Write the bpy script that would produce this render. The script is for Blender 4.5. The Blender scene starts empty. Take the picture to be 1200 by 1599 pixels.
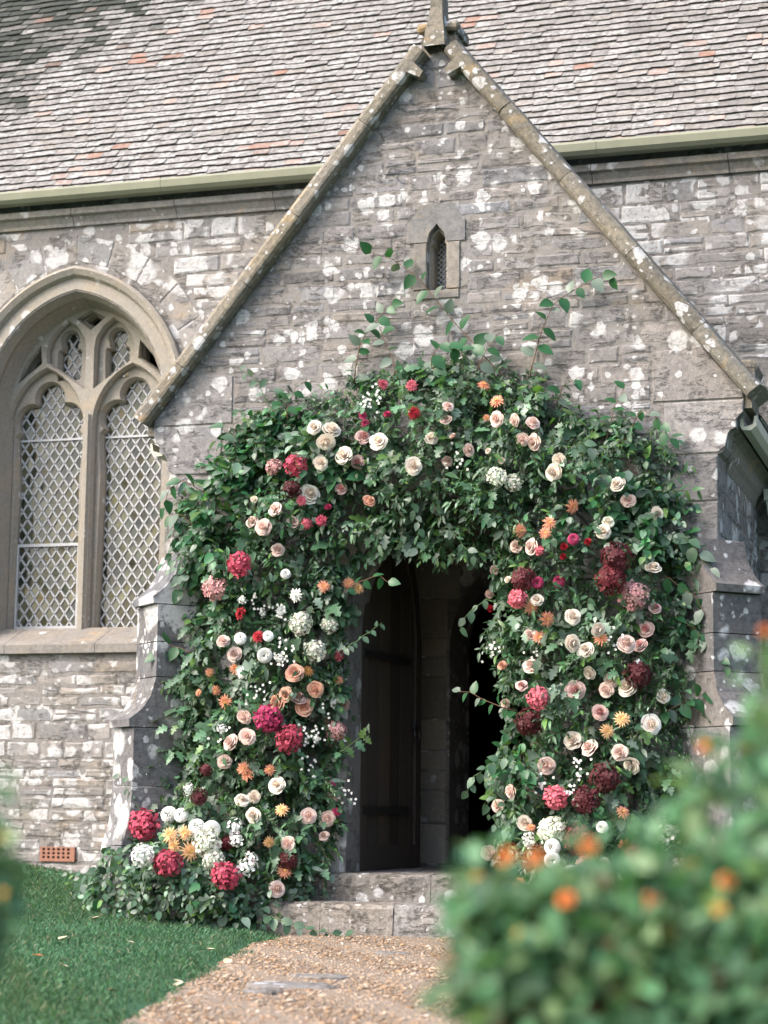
import bpy, math, random
import numpy as np
from mathutils import Vector, Matrix
from mathutils.geometry import tessellate_polygon

# ------------------------------------------------------------------ camera, sky, sun, exposure
SC = bpy.context.scene
COL = SC.collection
W0, H0 = 1200, 1599                       # pixel frame in which positions were read off the photograph
F, YAW, PIT, ROL = 3141.9, .2981, .1462, .0102
CAM = np.array([3.588, -12.847, .823])
_cy, _sy, _cp, _sp = math.cos(YAW), math.sin(YAW), math.cos(PIT), math.sin(PIT)
FW = np.array([-_sy*_cp, _cy*_cp, _sp]); _r = np.array([_cy, _sy, 0.]); _u = np.cross(_r, FW)
RT = _r*math.cos(ROL)+_u*math.sin(ROL); UP = -_r*math.sin(ROL)+_u*math.cos(ROL)
def ray(a, b): return FW+RT*(a-W0/2)/F-UP*(b-H0/2)/F
def ony(a, b, y):
    d = ray(a, b); return CAM+d*((y-CAM[1])/d[1])
def onz(a, b, z):
    d = ray(a, b); return CAM+d*((z-CAM[2])/d[2])
def px(P):
    d = np.asarray(P, float)-CAM; z = d@FW
    return W0/2+F*(d@RT)/z, H0/2-F*(d@UP)/z

cd = bpy.data.cameras.new('camera'); cam = bpy.data.objects.new('camera', cd); COL.objects.link(cam)
cam.matrix_world = Matrix(((RT[0], UP[0], -FW[0], CAM[0]), (RT[1], UP[1], -FW[1], CAM[1]), (RT[2], UP[2], -FW[2], CAM[2]), (0, 0, 0, 1)))
cd.sensor_fit = 'VERTICAL'; cd.sensor_height = 36.; cd.lens = 36*F/H0
cd.clip_start = .1; cd.clip_end = 3000
cd.dof.use_dof = True; cd.dof.focus_distance = 13.0; cd.dof.aperture_fstop = cd.lens/29.
SC.camera = cam

SUN_DIR = Vector((-.62, -.62, .80)).normalized()     # towards the sun
wd = bpy.data.worlds.new('World'); SC.world = wd; wd.use_nodes = True
nt = wd.node_tree; sky = nt.nodes.new('ShaderNodeTexSky'); sky.sky_type = 'NISHITA'; sky.sun_disc = False
sky.sun_elevation = math.asin(SUN_DIR.z); sky.sun_rotation = math.atan2(SUN_DIR.x, SUN_DIR.y)
sky.air_density = 1.0; sky.dust_density = 4.0; sky.ozone_density = .6
bg = nt.nodes['Background']; bg.inputs['Strength'].default_value = .15
nt.links.new(sky.outputs[0], bg.inputs[0])
sl = bpy.data.lights.new('sun', 'SUN'); sl.energy = .9; sl.angle = math.radians(26); sl.color = (1, .965, .925)
so = bpy.data.objects.new('sun', sl); COL.objects.link(so)
so.rotation_euler = (-SUN_DIR).to_track_quat('-Z', 'Y').to_euler()
SC.view_settings.view_transform = 'Standard'; SC.view_settings.look = 'None'
SC.view_settings.exposure = 1.88; SC.view_settings.gamma = 1.0
SC.render.engine = 'CYCLES'; SC.cycles.use_denoising = True
SC.cycles.max_bounces = 6; SC.cycles.transparent_max_bounces = 6

# ------------------------------------------------------------------ materials
def col4(c): return (c[0], c[1], c[2], 1)
class Mat:
    def __init__(s, name, rough=.8, spec=.3):
        s.m = bpy.data.materials.new(name); s.m.use_nodes = True; s.t = s.m.node_tree
        s.b = s.t.nodes['Principled BSDF']; s.b.inputs['Roughness'].default_value = rough
        s.b.inputs['Specular IOR Level'].default_value = spec
        s.out = s.t.nodes['Material Output']
    def n(s, typ, **kw):
        x = s.t.nodes.new(typ)
        for k, v in kw.items():
            if k.startswith('i_'): x.inputs[k[2:].replace('_', ' ')].default_value = v
            else: setattr(x, k, v)
        return x
    def l(s, a, b): s.t.links.new(a, b)
    def pos(s, scale=(1, 1, 1)):
        g = s.n('ShaderNodeNewGeometry'); m = s.n('ShaderNodeMapping'); m.inputs['Scale'].default_value = scale
        s.l(g.outputs['Position'], m.inputs['Vector']); return m.outputs[0]
    def noise(s, vec, scale, detail=4, rough=.55, dist=0.):
        x = s.n('ShaderNodeTexNoise'); x.inputs['Scale'].default_value = scale; x.inputs['Detail'].default_value = detail
        x.inputs['Roughness'].default_value = rough; x.inputs['Distortion'].default_value = dist
        if vec is not None: s.l(vec, x.inputs['Vector'])
        return x
    def ramp(s, fac, stops):
        x = s.n('ShaderNodeValToRGB'); e = x.color_ramp.elements
        while len(e) < len(stops): e.new(.5)
        for i, (p, c) in enumerate(stops):
            e[i].position = p; e[i].color = col4(c) if not isinstance(c, (int, float)) else (c, c, c, 1)
        s.l(fac, x.inputs[0]); return x.outputs[0]
    def mix(s, fac, a, b, mode='MIX'):
        x = s.n('ShaderNodeMix', data_type='RGBA', blend_type=mode)
        for k, v in ((0, fac), (6, a), (7, b)):
            if isinstance(v, (int, float)): x.inputs[k].default_value = v
            elif isinstance(v, tuple): x.inputs[k].default_value = col4(v)
            else: s.l(v, x.inputs[k])
        return x.outputs[2]
    def math(s, op, a, b=None):
        x = s.n('ShaderNodeMath', operation=op)
        for k, v in ((0, a), (1, b)):
            if v is None: continue
            if isinstance(v, (int, float)): x.inputs[k].default_value = v
            else: s.l(v, x.inputs[k])
        return x.outputs[0]
    def attr(s, name='col'):
        x = s.n('ShaderNodeAttribute'); x.attribute_name = name; return x.outputs['Color']
    def bump(s, h, strength=.4, dist=.01):
        x = s.n('ShaderNodeBump'); x.inputs['Strength'].default_value = strength; x.inputs['Distance'].default_value = dist
        s.l(h, x.inputs['Height']); s.l(x.outputs[0], s.b.inputs['Normal'])
    def base(s, c):
        if isinstance(c, tuple): s.b.inputs['Base Color'].default_value = col4(c)
        else: s.l(c, s.b.inputs['Base Color'])

def lichen_mask(M, scale, cover, seed, dist=.35):
    """round irregular patches, as crustose lichen grows"""
    p = M.pos(); off = M.n('ShaderNodeVectorMath', operation='ADD'); off.inputs[1].default_value = (seed, seed*1.7, seed*.6)
    M.l(p, off.inputs[0])
    nz = M.noise(off.outputs[0], scale*1.6, 4, .6)
    sc = M.n('ShaderNodeVectorMath', operation='SCALE'); sc.inputs['Scale'].default_value = dist/scale
    M.l(nz.outputs['Color'], sc.inputs[0])
    ad = M.n('ShaderNodeVectorMath', operation='ADD'); M.l(off.outputs[0], ad.inputs[0]); M.l(sc.outputs[0], ad.inputs[1])
    v = M.n('ShaderNodeTexVoronoi'); v.inputs['Scale'].default_value = scale; M.l(ad.outputs[0], v.inputs['Vector'])
    sx = M.n('ShaderNodeSeparateColor'); M.l(v.outputs['Color'], sx.inputs[0])
    big = M.noise(off.outputs[0], scale*.16, 3, .6)
    cov = M.math('ADD', sx.outputs[0], M.math('MULTIPLY', M.math('SUBTRACT', big.outputs['Fac'], .5), 1.7))
    rad = M.math('MULTIPLY', M.math('SUBTRACT', cov, 1-cover), .95)       # radius grows with cover
    d = M.math('SUBTRACT', M.math('MINIMUM', rad, .62), v.outputs['Distance'])
    return M.math('MINIMUM', M.math('MAXIMUM', M.math('MULTIPLY', d, 9), 0.), 1.)

def stone_mat(name, base, warm, dark, lichen=.3, lscale=9, yellow=.12, lich_col=(.50, .497, .497), stain=.6, bump=.55, big=None, crack=0.):
    M = Mat(name, .92, .15); p = M.pos()
    n1 = M.noise(p, 3.2, 5, .6); n2 = M.noise(p, 26, 6, .65); n3 = M.noise(p, 150, 3, .6)
    c = M.mix(M.ramp(n1.outputs['Fac'], [(.36, 0.), (.66, 1.)]), base, warm)
    c = M.mix(M.ramp(n2.outputs['Fac'], [(.40, 0.), (.72, stain)]), c, dark)
    c = M.mix(M.ramp(n3.outputs['Fac'], [(.33, .45), (.58, 0.)]), c, tuple(x*.45 for x in dark))
    c = M.mix(1., c, M.attr('col'), 'MULTIPLY')
    ny = M.noise(M.pos((1, 1, 1.4)), 2.1, 4, .6, .6)
    c = M.mix(M.ramp(ny.outputs['Fac'], [(.60, 0.), (.72, yellow)]), c, (.42, .27, .10))
    m1 = lichen_mask(M, lscale, lichen, 3.1, .6); m2 = lichen_mask(M, lscale*2.3, lichen*.66, 9.4, .7)
    mm = M.math('MAXIMUM', m1, m2)
    if big: mm = M.math('MAXIMUM', mm, lichen_mask(M, lscale*.42, big, 17.2, .8))
    brk = M.ramp(n2.outputs['Fac'], [(.36, .25), (.50, 1.)])
    mm2 = M.math('MULTIPLY', mm, brk)
    ck = None
    if crack:                                  # broken, laminated beds: short horizontal crevices, dirt and crack shadow painted dark
        nc = M.noise(M.pos((7, 7, 26)), 1.0, 7, .68, .5)
        line = M.ramp(nc.outputs['Fac'], [(.455, 0.), (.487, 1.), (.50, 1.), (.53, 0.)])
        gate = M.ramp(M.noise(M.pos(), 6.5, 3, .6).outputs['Fac'], [(.47, 0.), (.58, 1.)])
        ck = M.math('MULTIPLY', line, gate)
        c = M.mix(M.math('MULTIPLY', ck, crack), c, tuple(x*.42 for x in dark))
    lc = M.mix(M.ramp(n3.outputs['Fac'], [(.3, 0.), (.7, 1.)]), tuple(x*.78 for x in lich_col), lich_col)
    c = M.mix(M.math('MULTIPLY', mm2, .88), c, lc)
    M.base(c)
    h = M.math('ADD', M.math('MULTIPLY', n2.outputs['Fac'], 1.), M.math('MULTIPLY', n3.outputs['Fac'], .45))
    h = M.math('ADD', h, M.math('MULTIPLY', mm, .12))
    if ck is not None: h = M.math('SUBTRACT', h, M.math('MULTIPLY', ck, .8))
    M.bump(h, bump, .018)
    return M.m

def plain(name, c, rough=.7, spec=.3, var=.25, scale=14, bump=.0, attr=False):
    M = Mat(name, rough, spec); n = M.noise(M.pos(), scale, 5, .6)
    cc = M.mix(n.outputs['Fac'], tuple(x*(1-var) for x in c), tuple(min(1, x*(1+var)) for x in c))
    if attr: cc = M.mix(1., cc, M.attr('col'), 'MULTIPLY')
    M.base(cc)
    if bump: M.bump(n.outputs['Fac'], bump, .01)
    return M.m

MT = {}
MT['porch'] = stone_mat('porch_stone', (.214, .206, .207), (.230, .214, .205), (.115, .112, .118), .76, 7.5, .14, stain=.65, crack=.75)
MT['nave'] = stone_mat('nave_stone', (.245, .234, .230), (.262, .241, .217), (.145, .139, .138), .80, 6.2, .28, stain=.5, big=.68, crack=.7)
MT['ashlar'] = stone_mat('ashlar_stone', (.228, .213, .198), (.248, .221, .184), (.125, .119, .118), .36, 6.5, .30, stain=.7, bump=.3, crack=.25)
MT['dressed'] = stone_mat('window_stone', (.285, .265, .234), (.305, .270, .222), (.19, .173, .152), .28, 9, .2, stain=.55, bump=.25)
MT['coping'] = stone_mat('coping_stone', (.195, .178, .156), (.235, .202, .150), (.082, .078, .068), .66, 11, .5, stain=.85, bump=.7)
MT['buttress'] = stone_mat('buttress_stone', (.158, .155, .160), (.195, .187, .184), (.075, .075, .082), .72, 7, .1, stain=.8, bump=.45, big=.5, crack=.3)
MT['mortar'] = stone_mat('mortar', (.222, .210, .203), (.236, .217, .199), (.150, .142, .136), .62, 7.5, .16, stain=.55, bump=.7, crack=.6)
MT['step'] = stone_mat('step_stone', (.245, .232, .220), (.255, .232, .207), (.095, .088, .082), .55, 10, .08, stain=.95, bump=.7, crack=.6)
MT['gutter'] = plain('gutter_paint', (.185, .19, .135), .55, .35, .2, 6)
MT['gutter_pale'] = plain('pale_gutter_paint', (.40, .40, .33), .55, .35, .2, 6)
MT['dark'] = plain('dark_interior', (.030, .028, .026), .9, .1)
MT['timber'] = None
MT['iron'] = plain('iron', (.012, .012, .012), .5, .4)
MT['lead'] = plain('lead_came', (.33, .335, .35), .5, .4, .18, 20)
MT['terracotta'] = plain('terracotta', (.24, .12, .085), .85, .2, .3, 40, .3)

M = Mat('old_oak', .75, .2); p = M.pos((30, 30, 1.2)); n = M.noise(p, 3, 6, .6); n2 = M.noise(M.pos((90, 90, 2)), 3, 4, .6)
c = M.mix(n.outputs['Fac'], (.028, .022, .018), (.075, .062, .052)); c = M.mix(1., c, M.attr('col'), 'MULTIPLY')
M.base(c); M.bump(n2.outputs['Fac'], .5, .006); MT['timber'] = M.m

# glass: dark church interior behind slightly wavy leaded panes
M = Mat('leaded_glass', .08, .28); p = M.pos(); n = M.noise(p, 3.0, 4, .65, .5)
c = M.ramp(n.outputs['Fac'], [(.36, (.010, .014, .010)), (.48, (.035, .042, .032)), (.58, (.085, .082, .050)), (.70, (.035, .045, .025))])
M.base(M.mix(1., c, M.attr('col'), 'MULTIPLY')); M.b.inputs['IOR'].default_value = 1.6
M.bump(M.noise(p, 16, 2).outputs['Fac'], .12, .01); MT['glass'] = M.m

# roof tiles
M = Mat('stone_tile', .93, .12); p = M.pos()
n1 = M.noise(p, 22, 6, .68); n2 = M.noise(p, 90, 4, .6); n3 = M.noise(p, 5, 4, .6)
c = M.attr('col')
lm = M.ramp(n1.outputs['Fac'], [(.36, 0.), (.50, 1.)])
at = M.n('ShaderNodeAttribute'); at.attribute_name = 'lich'
lmask = M.math('MULTIPLY', lm, at.outputs['Fac'])
lc = M.mix(M.ramp(n1.outputs['Fac'], [(.4, 0.), (.7, 1.)]), (.17, .168, .162), (.38, .377, .37))
c = M.mix(lmask, c, lc)
c = M.mix(M.ramp(n2.outputs['Fac'], [(.30, .45), (.46, 0.)]), c, (.06, .055, .05))
M.base(c); M.bump(M.math('ADD', n1.outputs['Fac'], M.math('MULTIPLY', n2.outputs['Fac'], .5)), .6, .012); MT['tile'] = M.m

def leaf_mat(name, rough=.42, trans=.25, spec=.35):
    M = Mat(name, rough, spec); c = M.attr('col'); oi = M.n('ShaderNodeObjectInfo')
    n = M.noise(M.pos(), 35, 2)
    c = M.mix(M.math('MULTIPLY', n.outputs['Fac'], .3), c, (.02, .04, .02))
    M.base(c)
    tr = M.n('ShaderNodeBsdfTranslucent'); tc = M.mix(1., c, (1.3, 1.5, .7), 'MULTIPLY'); M.l(tc, tr.inputs[0])
    mx = M.n('ShaderNodeMixShader'); mx.inputs[0].default_value = trans
    M.l(M.b.outputs[0], mx.inputs[1]); M.l(tr.outputs[0], mx.inputs[2]); M.l(mx.outputs[0], M.out.inputs[0])
    return M.m
MT['leaf'] = leaf_mat('arch_leaf', .40, .30, .4); MT['bushleaf'] = leaf_mat('bush_leaf', .5, .3); MT['grass'] = leaf_mat('grass_blade', .6, .3, .2)
MT['stem'] = plain('woody_stem', (.12, .075, .045), .8, .2, .3, 60)
MT['greenstem'] = plain('green_stem', (.07, .12, .045), .7, .2, .3, 60)

def petal_mat(name, c, var=.18, trans=.22):
    M = Mat(name, .6, .2); oi = M.n('ShaderNodeObjectInfo')
    a = M.mix(1., M.attr('col'), c, 'MULTIPLY')
    v = M.math('ADD', M.math('MULTIPLY', oi.outputs['Random'], 2*var), 1-var)
    cx = M.n('ShaderNodeCombineColor'); [M.l(v, cx.inputs[i]) for i in range(3)]
    a = M.mix(1., a, cx.outputs[0], 'MULTIPLY'); M.base(a)
    tr = M.n('ShaderNodeBsdfTranslucent'); M.l(a, tr.inputs[0])
    mx = M.n('ShaderNodeMixShader'); mx.inputs[0].default_value = trans
    M.l(M.b.outputs[0], mx.inputs[1]); M.l(tr.outputs[0], mx.inputs[2]); M.l(mx.outputs[0], M.out.inputs[0])
    return M.m

# ------------------------------------------------------------------ mesh helpers
rng = random.Random(7); NR = np.random.default_rng(11)
def mesh(name, V, Fc, mat, parent=None, cols=None, lich=None, smooth=False, loc=None):
    me = bpy.data.meshes.new(name)
    me.from_pydata([tuple(v) for v in V], [], Fc) if not isinstance(V, np.ndarray) else fast_mesh(me, V, Fc)
    if cols is not None:
        a = me.color_attributes.new('col', 'FLOAT_COLOR', 'POINT')
        c = np.ones((len(me.vertices), 4), np.float32); c[:, :3] = np.asarray(cols, np.float32).reshape(-1, 3) if np.ndim(cols) > 1 else np.asarray(cols, np.float32)
        a.data.foreach_set('color', c.ravel())
    if lich is not None:
        a = me.attributes.new('lich', 'FLOAT', 'POINT'); a.data.foreach_set('value', np.broadcast_to(np.asarray(lich, np.float32), (len(me.vertices),)).copy())
    if smooth: me.shade_smooth()
    me.materials.append(mat); me.update()
    return obj(name, me, parent, loc)
def fast_mesh(me, V, Fc):
    """V (n,3), Fc (m,k) arrays"""
    Fc = np.asarray(Fc, np.int32); k = Fc.shape[1]
    me.vertices.add(len(V)); me.vertices.foreach_set('co', np.asarray(V, np.float32).ravel())
    me.loops.add(Fc.size); me.loops.foreach_set('vertex_index', Fc.ravel())
    me.polygons.add(len(Fc)); me.polygons.foreach_set('loop_start', np.arange(0, Fc.size, k, dtype=np.int32))
    me.update(calc_edges=True)
def obj(name, me, parent=None, loc=None):
    o = bpy.data.objects.new(name, me); COL.objects.link(o)
    if parent is not None: o.parent = parent
    if loc is not None: o.location = loc
    return o
def thing(name, label, cat, loc=(0, 0, 0), group=None):
    o = bpy.data.objects.new(name, None); COL.objects.link(o); o.location = loc; o.empty_display_size = .1
    tag(o, label, cat, group); return o
def tag(o, label, cat, group=None):
    o['label'] = label; o['category'] = cat
    if group: o['group'] = group
    return o

class MB:
    def __init__(s): s.V, s.F, s.C = [], [], []
    def add(s, V, Fc, c=(1, 1, 1)):
        o = len(s.V); s.V += [tuple(v) for v in V]; s.F += [tuple(i+o for i in f) for f in Fc]
        s.C += [c]*len(V) if np.ndim(c) == 1 else list(c); return s
    def box(s, a, b, c=(1, 1, 1)):
        x0, y0, z0 = a; x1, y1, z1 = b
        return s.add([(x0, y0, z0), (x1, y0, z0), (x1, y1, z0), (x0, y1, z0), (x0, y0, z1), (x1, y0, z1), (x1, y1, z1), (x0, y1, z1)],
                     [(0, 3, 2, 1), (4, 5, 6, 7), (0, 1, 5, 4), (1, 2, 6, 5), (2, 3, 7, 6), (3, 0, 4, 7)], c)
    def tube(s, pts, r, n=6, c=(1, 1, 1)):
        pts = [Vector(p) for p in pts]; V = []; Fc = []
        for i, p in enumerate(pts):
            d = (pts[min(i+1, len(pts)-1)]-pts[max(i-1, 0)]).normalized()
            a = d.orthogonal().normalized() if i == 0 else (a-d*a.dot(d)).normalized()
            b = d.cross(a); rr = r[i] if hasattr(r, '__len__') else r
            V += [p+(a*math.cos(6.2832*k/n)+b*math.sin(6.2832*k/n))*rr for k in range(n)]
        for i in range(len(pts)-1):
            for k in range(n): Fc.append((i*n+k, i*n+(k+1) % n, (i+1)*n+(k+1) % n, (i+1)*n+k))
        Fc.append(tuple(range(n-1, -1, -1))); Fc.append(tuple(range((len(pts)-1)*n, len(pts)*n)))
        return s.add(V, Fc, c)
    def build(s, name, mat, parent=None, smooth=False, loc=None): return mesh(name, s.V, s.F, mat, parent, s.C, smooth=smooth, loc=loc)

def tri_holes(outer, holes):
    loops = [[Vector((x, z, 0)) for x, z in L] for L in [outer]+holes]
    return tessellate_polygon(loops), [p for L in [outer]+holes for p in L]
def solid(mb, outer, holes, y0, y1, c=(1, 1, 1), back=True):
    """plate in the XZ plane between y0 (front) and y1 (back), with holes"""
    T, P = tri_holes(outer, holes); n = len(P)
    V = [(x, y0, z) for x, z in P]+[(x, y1, z) for x, z in P]
    Fc = []
    for t in T:
        a, b, d = [P[i] for i in t]
        ccw = (b[0]-a[0])*(d[1]-a[1])-(b[1]-a[1])*(d[0]-a[0]) > 0
        t = tuple(t) if ccw else tuple(reversed(t))
        Fc.append(t)
        if back: Fc.append(tuple(i+n for i in reversed(t)))
    o = 0
    for L in [outer]+holes:
        k = len(L)
        for i in range(k): Fc.append((o+i, o+i+n, o+(i+1) % k+n, o+(i+1) % k))
        o += k
    mb.add(V, Fc, c)
def loft(mb, loops, closed=False, c=(1, 1, 1)):
    """loops: lists of 3D points of equal length, joined in order"""
    k = len(loops[0]); V = [p for L in loops for p in L]; Fc = []
    for j in range(len(loops)-1):
        for i in range(k if closed else k-1):
            i2 = (i+1) % k; Fc.append((j*k+i, j*k+i2, (j+1)*k+i2, (j+1)*k+i))
    mb.add(V, Fc, c)
def clip(poly, a, b, c):
    """keep a*x+b*z<=c"""
    out = []
    for i in range(len(poly)):
        p, q = poly[i], poly[(i+1) % len(poly)]; dp, dq = a*p[0]+b*p[1]-c, a*q[0]+b*q[1]-c
        if dp <= 0: out.append(p)
        if (dp < 0 < dq) or (dq < 0 < dp):
            t = dp/(dp-dq); out.append((p[0]+(q[0]-p[0])*t, p[1]+(q[1]-p[1])*t))
    return out
def area(P): return .5*sum(P[i][0]*P[(i+1) % len(P)][1]-P[(i+1) % len(P)][0]*P[i][1] for i in range(len(P)))

def stone_geo(poly, fr, proud, rough=.005, inset=.011, wob=.004):
    """one stone: irregular outline, rounded arris, uneven face. fr(x,z,depth)->3D"""
    if area(poly) < 0: poly = poly[::-1]
    P = []
    for i in range(len(poly)):
        p, q = poly[i], poly[(i+1) % len(poly)]; L = math.hypot(q[0]-p[0], q[1]-p[1])
        if L < .004: continue
        k = max(1, min(4, int(L/.085))); nx, nz = (q[1]-p[1])/L, -(q[0]-p[0])/L
        for j in range(k):
            t = j/k; w = rng.uniform(-wob, wob*.6) if j else 0
            P.append((p[0]+(q[0]-p[0])*t+nx*w, p[1]+(q[1]-p[1])*t+nz*w))
    n = len(P)
    if n < 3: return None
    cx = sum(p[0] for p in P)/n; cz = sum(p[1] for p in P)/n
    xs = [p[0] for p in P]; zs = [p[1] for p in P]; hx = max(max(xs)-min(xs), 1e-3)/2; hz = max(max(zs)-min(zs), 1e-3)/2
    ix, iz = min(inset, hx*.5)/hx, min(inset, hz*.5)/hz
    V = [fr(x, z, -.03) for x, z in P]+[fr(x, z, proud-.0065) for x, z in P]
    V += [fr(x+(cx-x)*ix, z+(cz-z)*iz, proud+rng.uniform(-rough, rough)) for x, z in P]
    V += [fr(cx-hx*.4, cz, proud+rng.uniform(-rough, rough*1.6)), fr(cx+hx*.4, cz, proud+rng.uniform(-rough, rough*1.6))]
    Fc = []
    for i in range(n):
        j = (i+1) % n
        Fc += [(i, j, n+j, n+i), (n+i, n+j, 2*n+j, 2*n+i)]
        a = 3*n if P[i][0] < cx else 3*n+1; b = 3*n if P[j][0] < cx else 3*n+1
        Fc.append((2*n+i, 2*n+j, a))
        if a != b: Fc.append((2*n+j, b, a))
    return V, Fc

def courses(x0, x1, z0, z1, hr, lr, blocked=lambda a, b: [], clips=(), gap=.013):
    z = z0
    while z < z1-.02:
        h = rng.uniform(*hr)
        if z1-(z+h) < hr[0]*.7: h = z1-z
        za, zb = z, z+h; segs = [(x0, x1)]
        for bl, br in blocked(za, zb):
            ns = []
            for a, b in segs:
                if br <= a or bl >= b: ns.append((a, b)); continue
                if bl > a: ns.append((a, bl))
                if br < b: ns.append((br, b))
            segs = ns
        for a, b in segs:
            x = a
            while x < b-.01:
                l = rng.uniform(*lr)*(1.25 if h > .1 else 1)
                if b-(x+l) < lr[0]*.6: l = b-x
                # some stones are split into two thin ones
                parts = [(za, zb)] if h < .115 or rng.random() < .8 else [(za, za+h*.5), (za+h*.5, zb)]
                for pa, pb in parts:
                    g = gap/2; j = lambda: rng.uniform(-.008, .008)
                    P = [(x+g, pa+g+j()), (x+l-g, pa+g+j()), (x+l-g+j(), pb-g+j()), (x+g+j(), pb-g+j())]
                    for cl in clips: P = clip(P, *cl) if len(P) >= 3 else P
                    if len(P) >= 3 and abs(area(P)) > .0006: yield P
                x += l
        z = zb

def tint():
    v = rng.gauss(1, .10); w = rng.gauss(0, .025)
    return (max(.5, v*(1+w)), max(.5, v), max(.5, v*(1-w*1.3)))

ARCH_OUT = [(125, 1385), (180, 1330), (212, 1270), (245, 1200), (262, 1100), (262, 1020), (290, 960), (276, 850), (268, 770), (310, 745), (352, 695), (378, 650), (430, 625), (500, 612), (545, 575), (600, 580),
            (680, 545), (750, 560), (830, 585), (870, 620), (930, 645), (995, 645), (1035, 700), (1050, 760), (1062, 830), (1085, 900), (1085, 1000), (1085, 1080), (1055, 1130), (1055, 1200), (1085, 1280), (1150, 1340), (1165, 1420),
            (1000, 1440), (860, 1440), (770, 1420), (765, 1330), (778, 1290), (757, 1250), (752, 1200), (785, 1130), (772, 1050), (745, 985), (772, 930), (765, 880), (712, 858), (660, 872), (612, 852), (578, 846), (552, 872), (540, 915),
            (534, 960), (530, 1050), (524, 1130), (510, 1200), (512, 1290), (492, 1370), (492, 1420), (535, 1458), (400, 1455), (250, 1425)]
def in_poly(x, y, P):
    r = False; j = len(P)-1
    for i in range(len(P)):
        if (P[i][1] > y) != (P[j][1] > y) and x < (P[j][0]-P[i][0])*(y-P[i][1])/(P[j][1]-P[i][1])+P[i][0]: r = not r
        j = i
    return r
def px_rank(c3, size):
    """how large a piece shows: 0 when off the frame or behind the greenery"""
    a, b = px(c3)
    if not (-30 < a < 1230 and -30 < b < 1630): return size*.01
    if in_poly(a, b, ARCH_OUT): return size*.05
    if a > 760 and b > 1330: return size*.05
    return size

def lay_stones(pieces, name, mat, parent, limit=300):
    """pieces: (geo, tint, rank); the largest become objects, the rest one joined part"""
    pieces.sort(key=lambda t: -t[2]); rest = MB()
    for i, (g, t, r) in enumerate(pieces):
        if i < limit: mesh(name, g[0], g[1], mat, parent, [t]*len(g[0]))
        else: rest.add(g[0], g[1], t)
    if rest.V:
        o = rest.build('rubble_infill', mat, parent); o['kind'] = 'stuff'

# ------------------------------------------------------------------ ground
D = 2.235                                       # nave wall plane
PATH = [(-8., .0), (-.4, .0), (-1.2, .08), (-3.3, .62), (-5.6, 1.22), (-9., 2.3), (-14., 3.7), (-40., 8.)]   # y -> path centre x
def path_c(y):
    ys = np.array([p[0] for p in PATH[1:]][::-1]); xs = np.array([p[1] for p in PATH[1:]][::-1]); return np.interp(y, ys, xs)
def ground_z(x, y):
    x = np.asarray(x, float); y = np.asarray(y, float)
    c = path_c(np.minimum(y, -.4)); dl = np.clip(c-.86-x, 0, 3.6); dr = np.clip(x-c-.86, 0, 4)
    z = .055*dl**1.5*(1-.25*np.clip((-y-2)/6, 0, 1))+.02*np.clip(dl/.12, 0, 1)+.03*dr+.02*np.clip(dr/.12, 0, 1)
    z = z+.012*np.sin(x*2.3+y*1.1)*np.clip((dl+dr)/.6, 0, 1)
    return z
def gz(x, y): return float(ground_z(x, y))

# lawn sheet (fine near the church, coarse to the horizon)
gx = np.concatenate([[-900, -300, -100, -40, -18], np.arange(-10, 10.01, .11), [18, 40, 100, 300, 900]])
gy = np.concatenate([[-900, -300, -100, -45, -25], np.arange(-16, 3.01, .11), [8, 20, 60, 200, 900]])
GX, GY = np.meshgrid(gx, gy); GZ = ground_z(GX, GY)
nx_, ny_ = len(gx), len(gy); idx = np.arange(nx_*ny_).reshape(ny_, nx_)
quads = np.stack([idx[:-1, :-1], idx[:-1, 1:], idx[1:, 1:], idx[1:, :-1]], -1).reshape(-1, 4)
M = Mat('lawn', .95, .1); n1 = M.noise(M.pos(), 1.3, 5, .6); n2 = M.noise(M.pos(), 40, 4, .7)
c = M.mix(n1.outputs['Fac'], (.03, .085, .045), (.055, .125, .07)); c = M.mix(M.ramp(n2.outputs['Fac'], [(.35, .6), (.6, 0.)]), c, (.02, .035, .015))
M.base(c); M.bump(n2.outputs['Fac'], .8, .02)
lawn = mesh('lawn', np.stack([GX.ravel(), GY.ravel(), GZ.ravel()], 1), quads, M.m, smooth=True); lawn['kind'] = 'structure'

# path sheet 6 mm above the lawn's level at the path
M = Mat('gravel_path', .95, .12); p = M.pos()
n1 = M.noise(p, 2.0, 5, .6); n2 = M.noise(p, 70, 5, .7); v = M.n('ShaderNodeTexVoronoi'); v.inputs['Scale'].default_value = 95; M.l(p, v.inputs['Vector'])
c = M.mix(n2.outputs['Fac'], (.13, .097, .072), (.29, .235, .185)); c = M.mix(M.ramp(n1.outputs['Fac'], [(.4, 0.), (.7, .5)]), c, (.27, .215, .16))
sx = M.n('ShaderNodeSeparateColor'); M.l(v.outputs['Color'], sx.inputs[0])
c = M.mix(M.ramp(sx.outputs[0], [(.55, 0.), (.9, .55)]), c, (.39, .345, .285))
c = M.mix(M.ramp(sx.outputs[1], [(.8, 0.), (.95, .5)]), c, (.16, .09, .045))
M.base(c); M.bump(M.math('ADD', n2.outputs['Fac'], v.outputs['Distance']), .9, .012); MT['gravel'] = M.m
V = []; ys = np.concatenate([np.arange(-16, -.05, .12), [-.05]]); Fq = []
NW = 17
for y in ys:
    c0 = float(path_c(min(y, -.4)))
    for k in range(NW):
        t = -1+2*k/(NW-1); e = .045*math.sin(y*5.1+t*3)+.03*math.sin(y*13.7+t) if abs(t) == 1 else 0
        x = c0+t*.93+e; V.append((x, y, .026+.004*math.sin(x*9+y*7)-.03*abs(t)**6))
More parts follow.
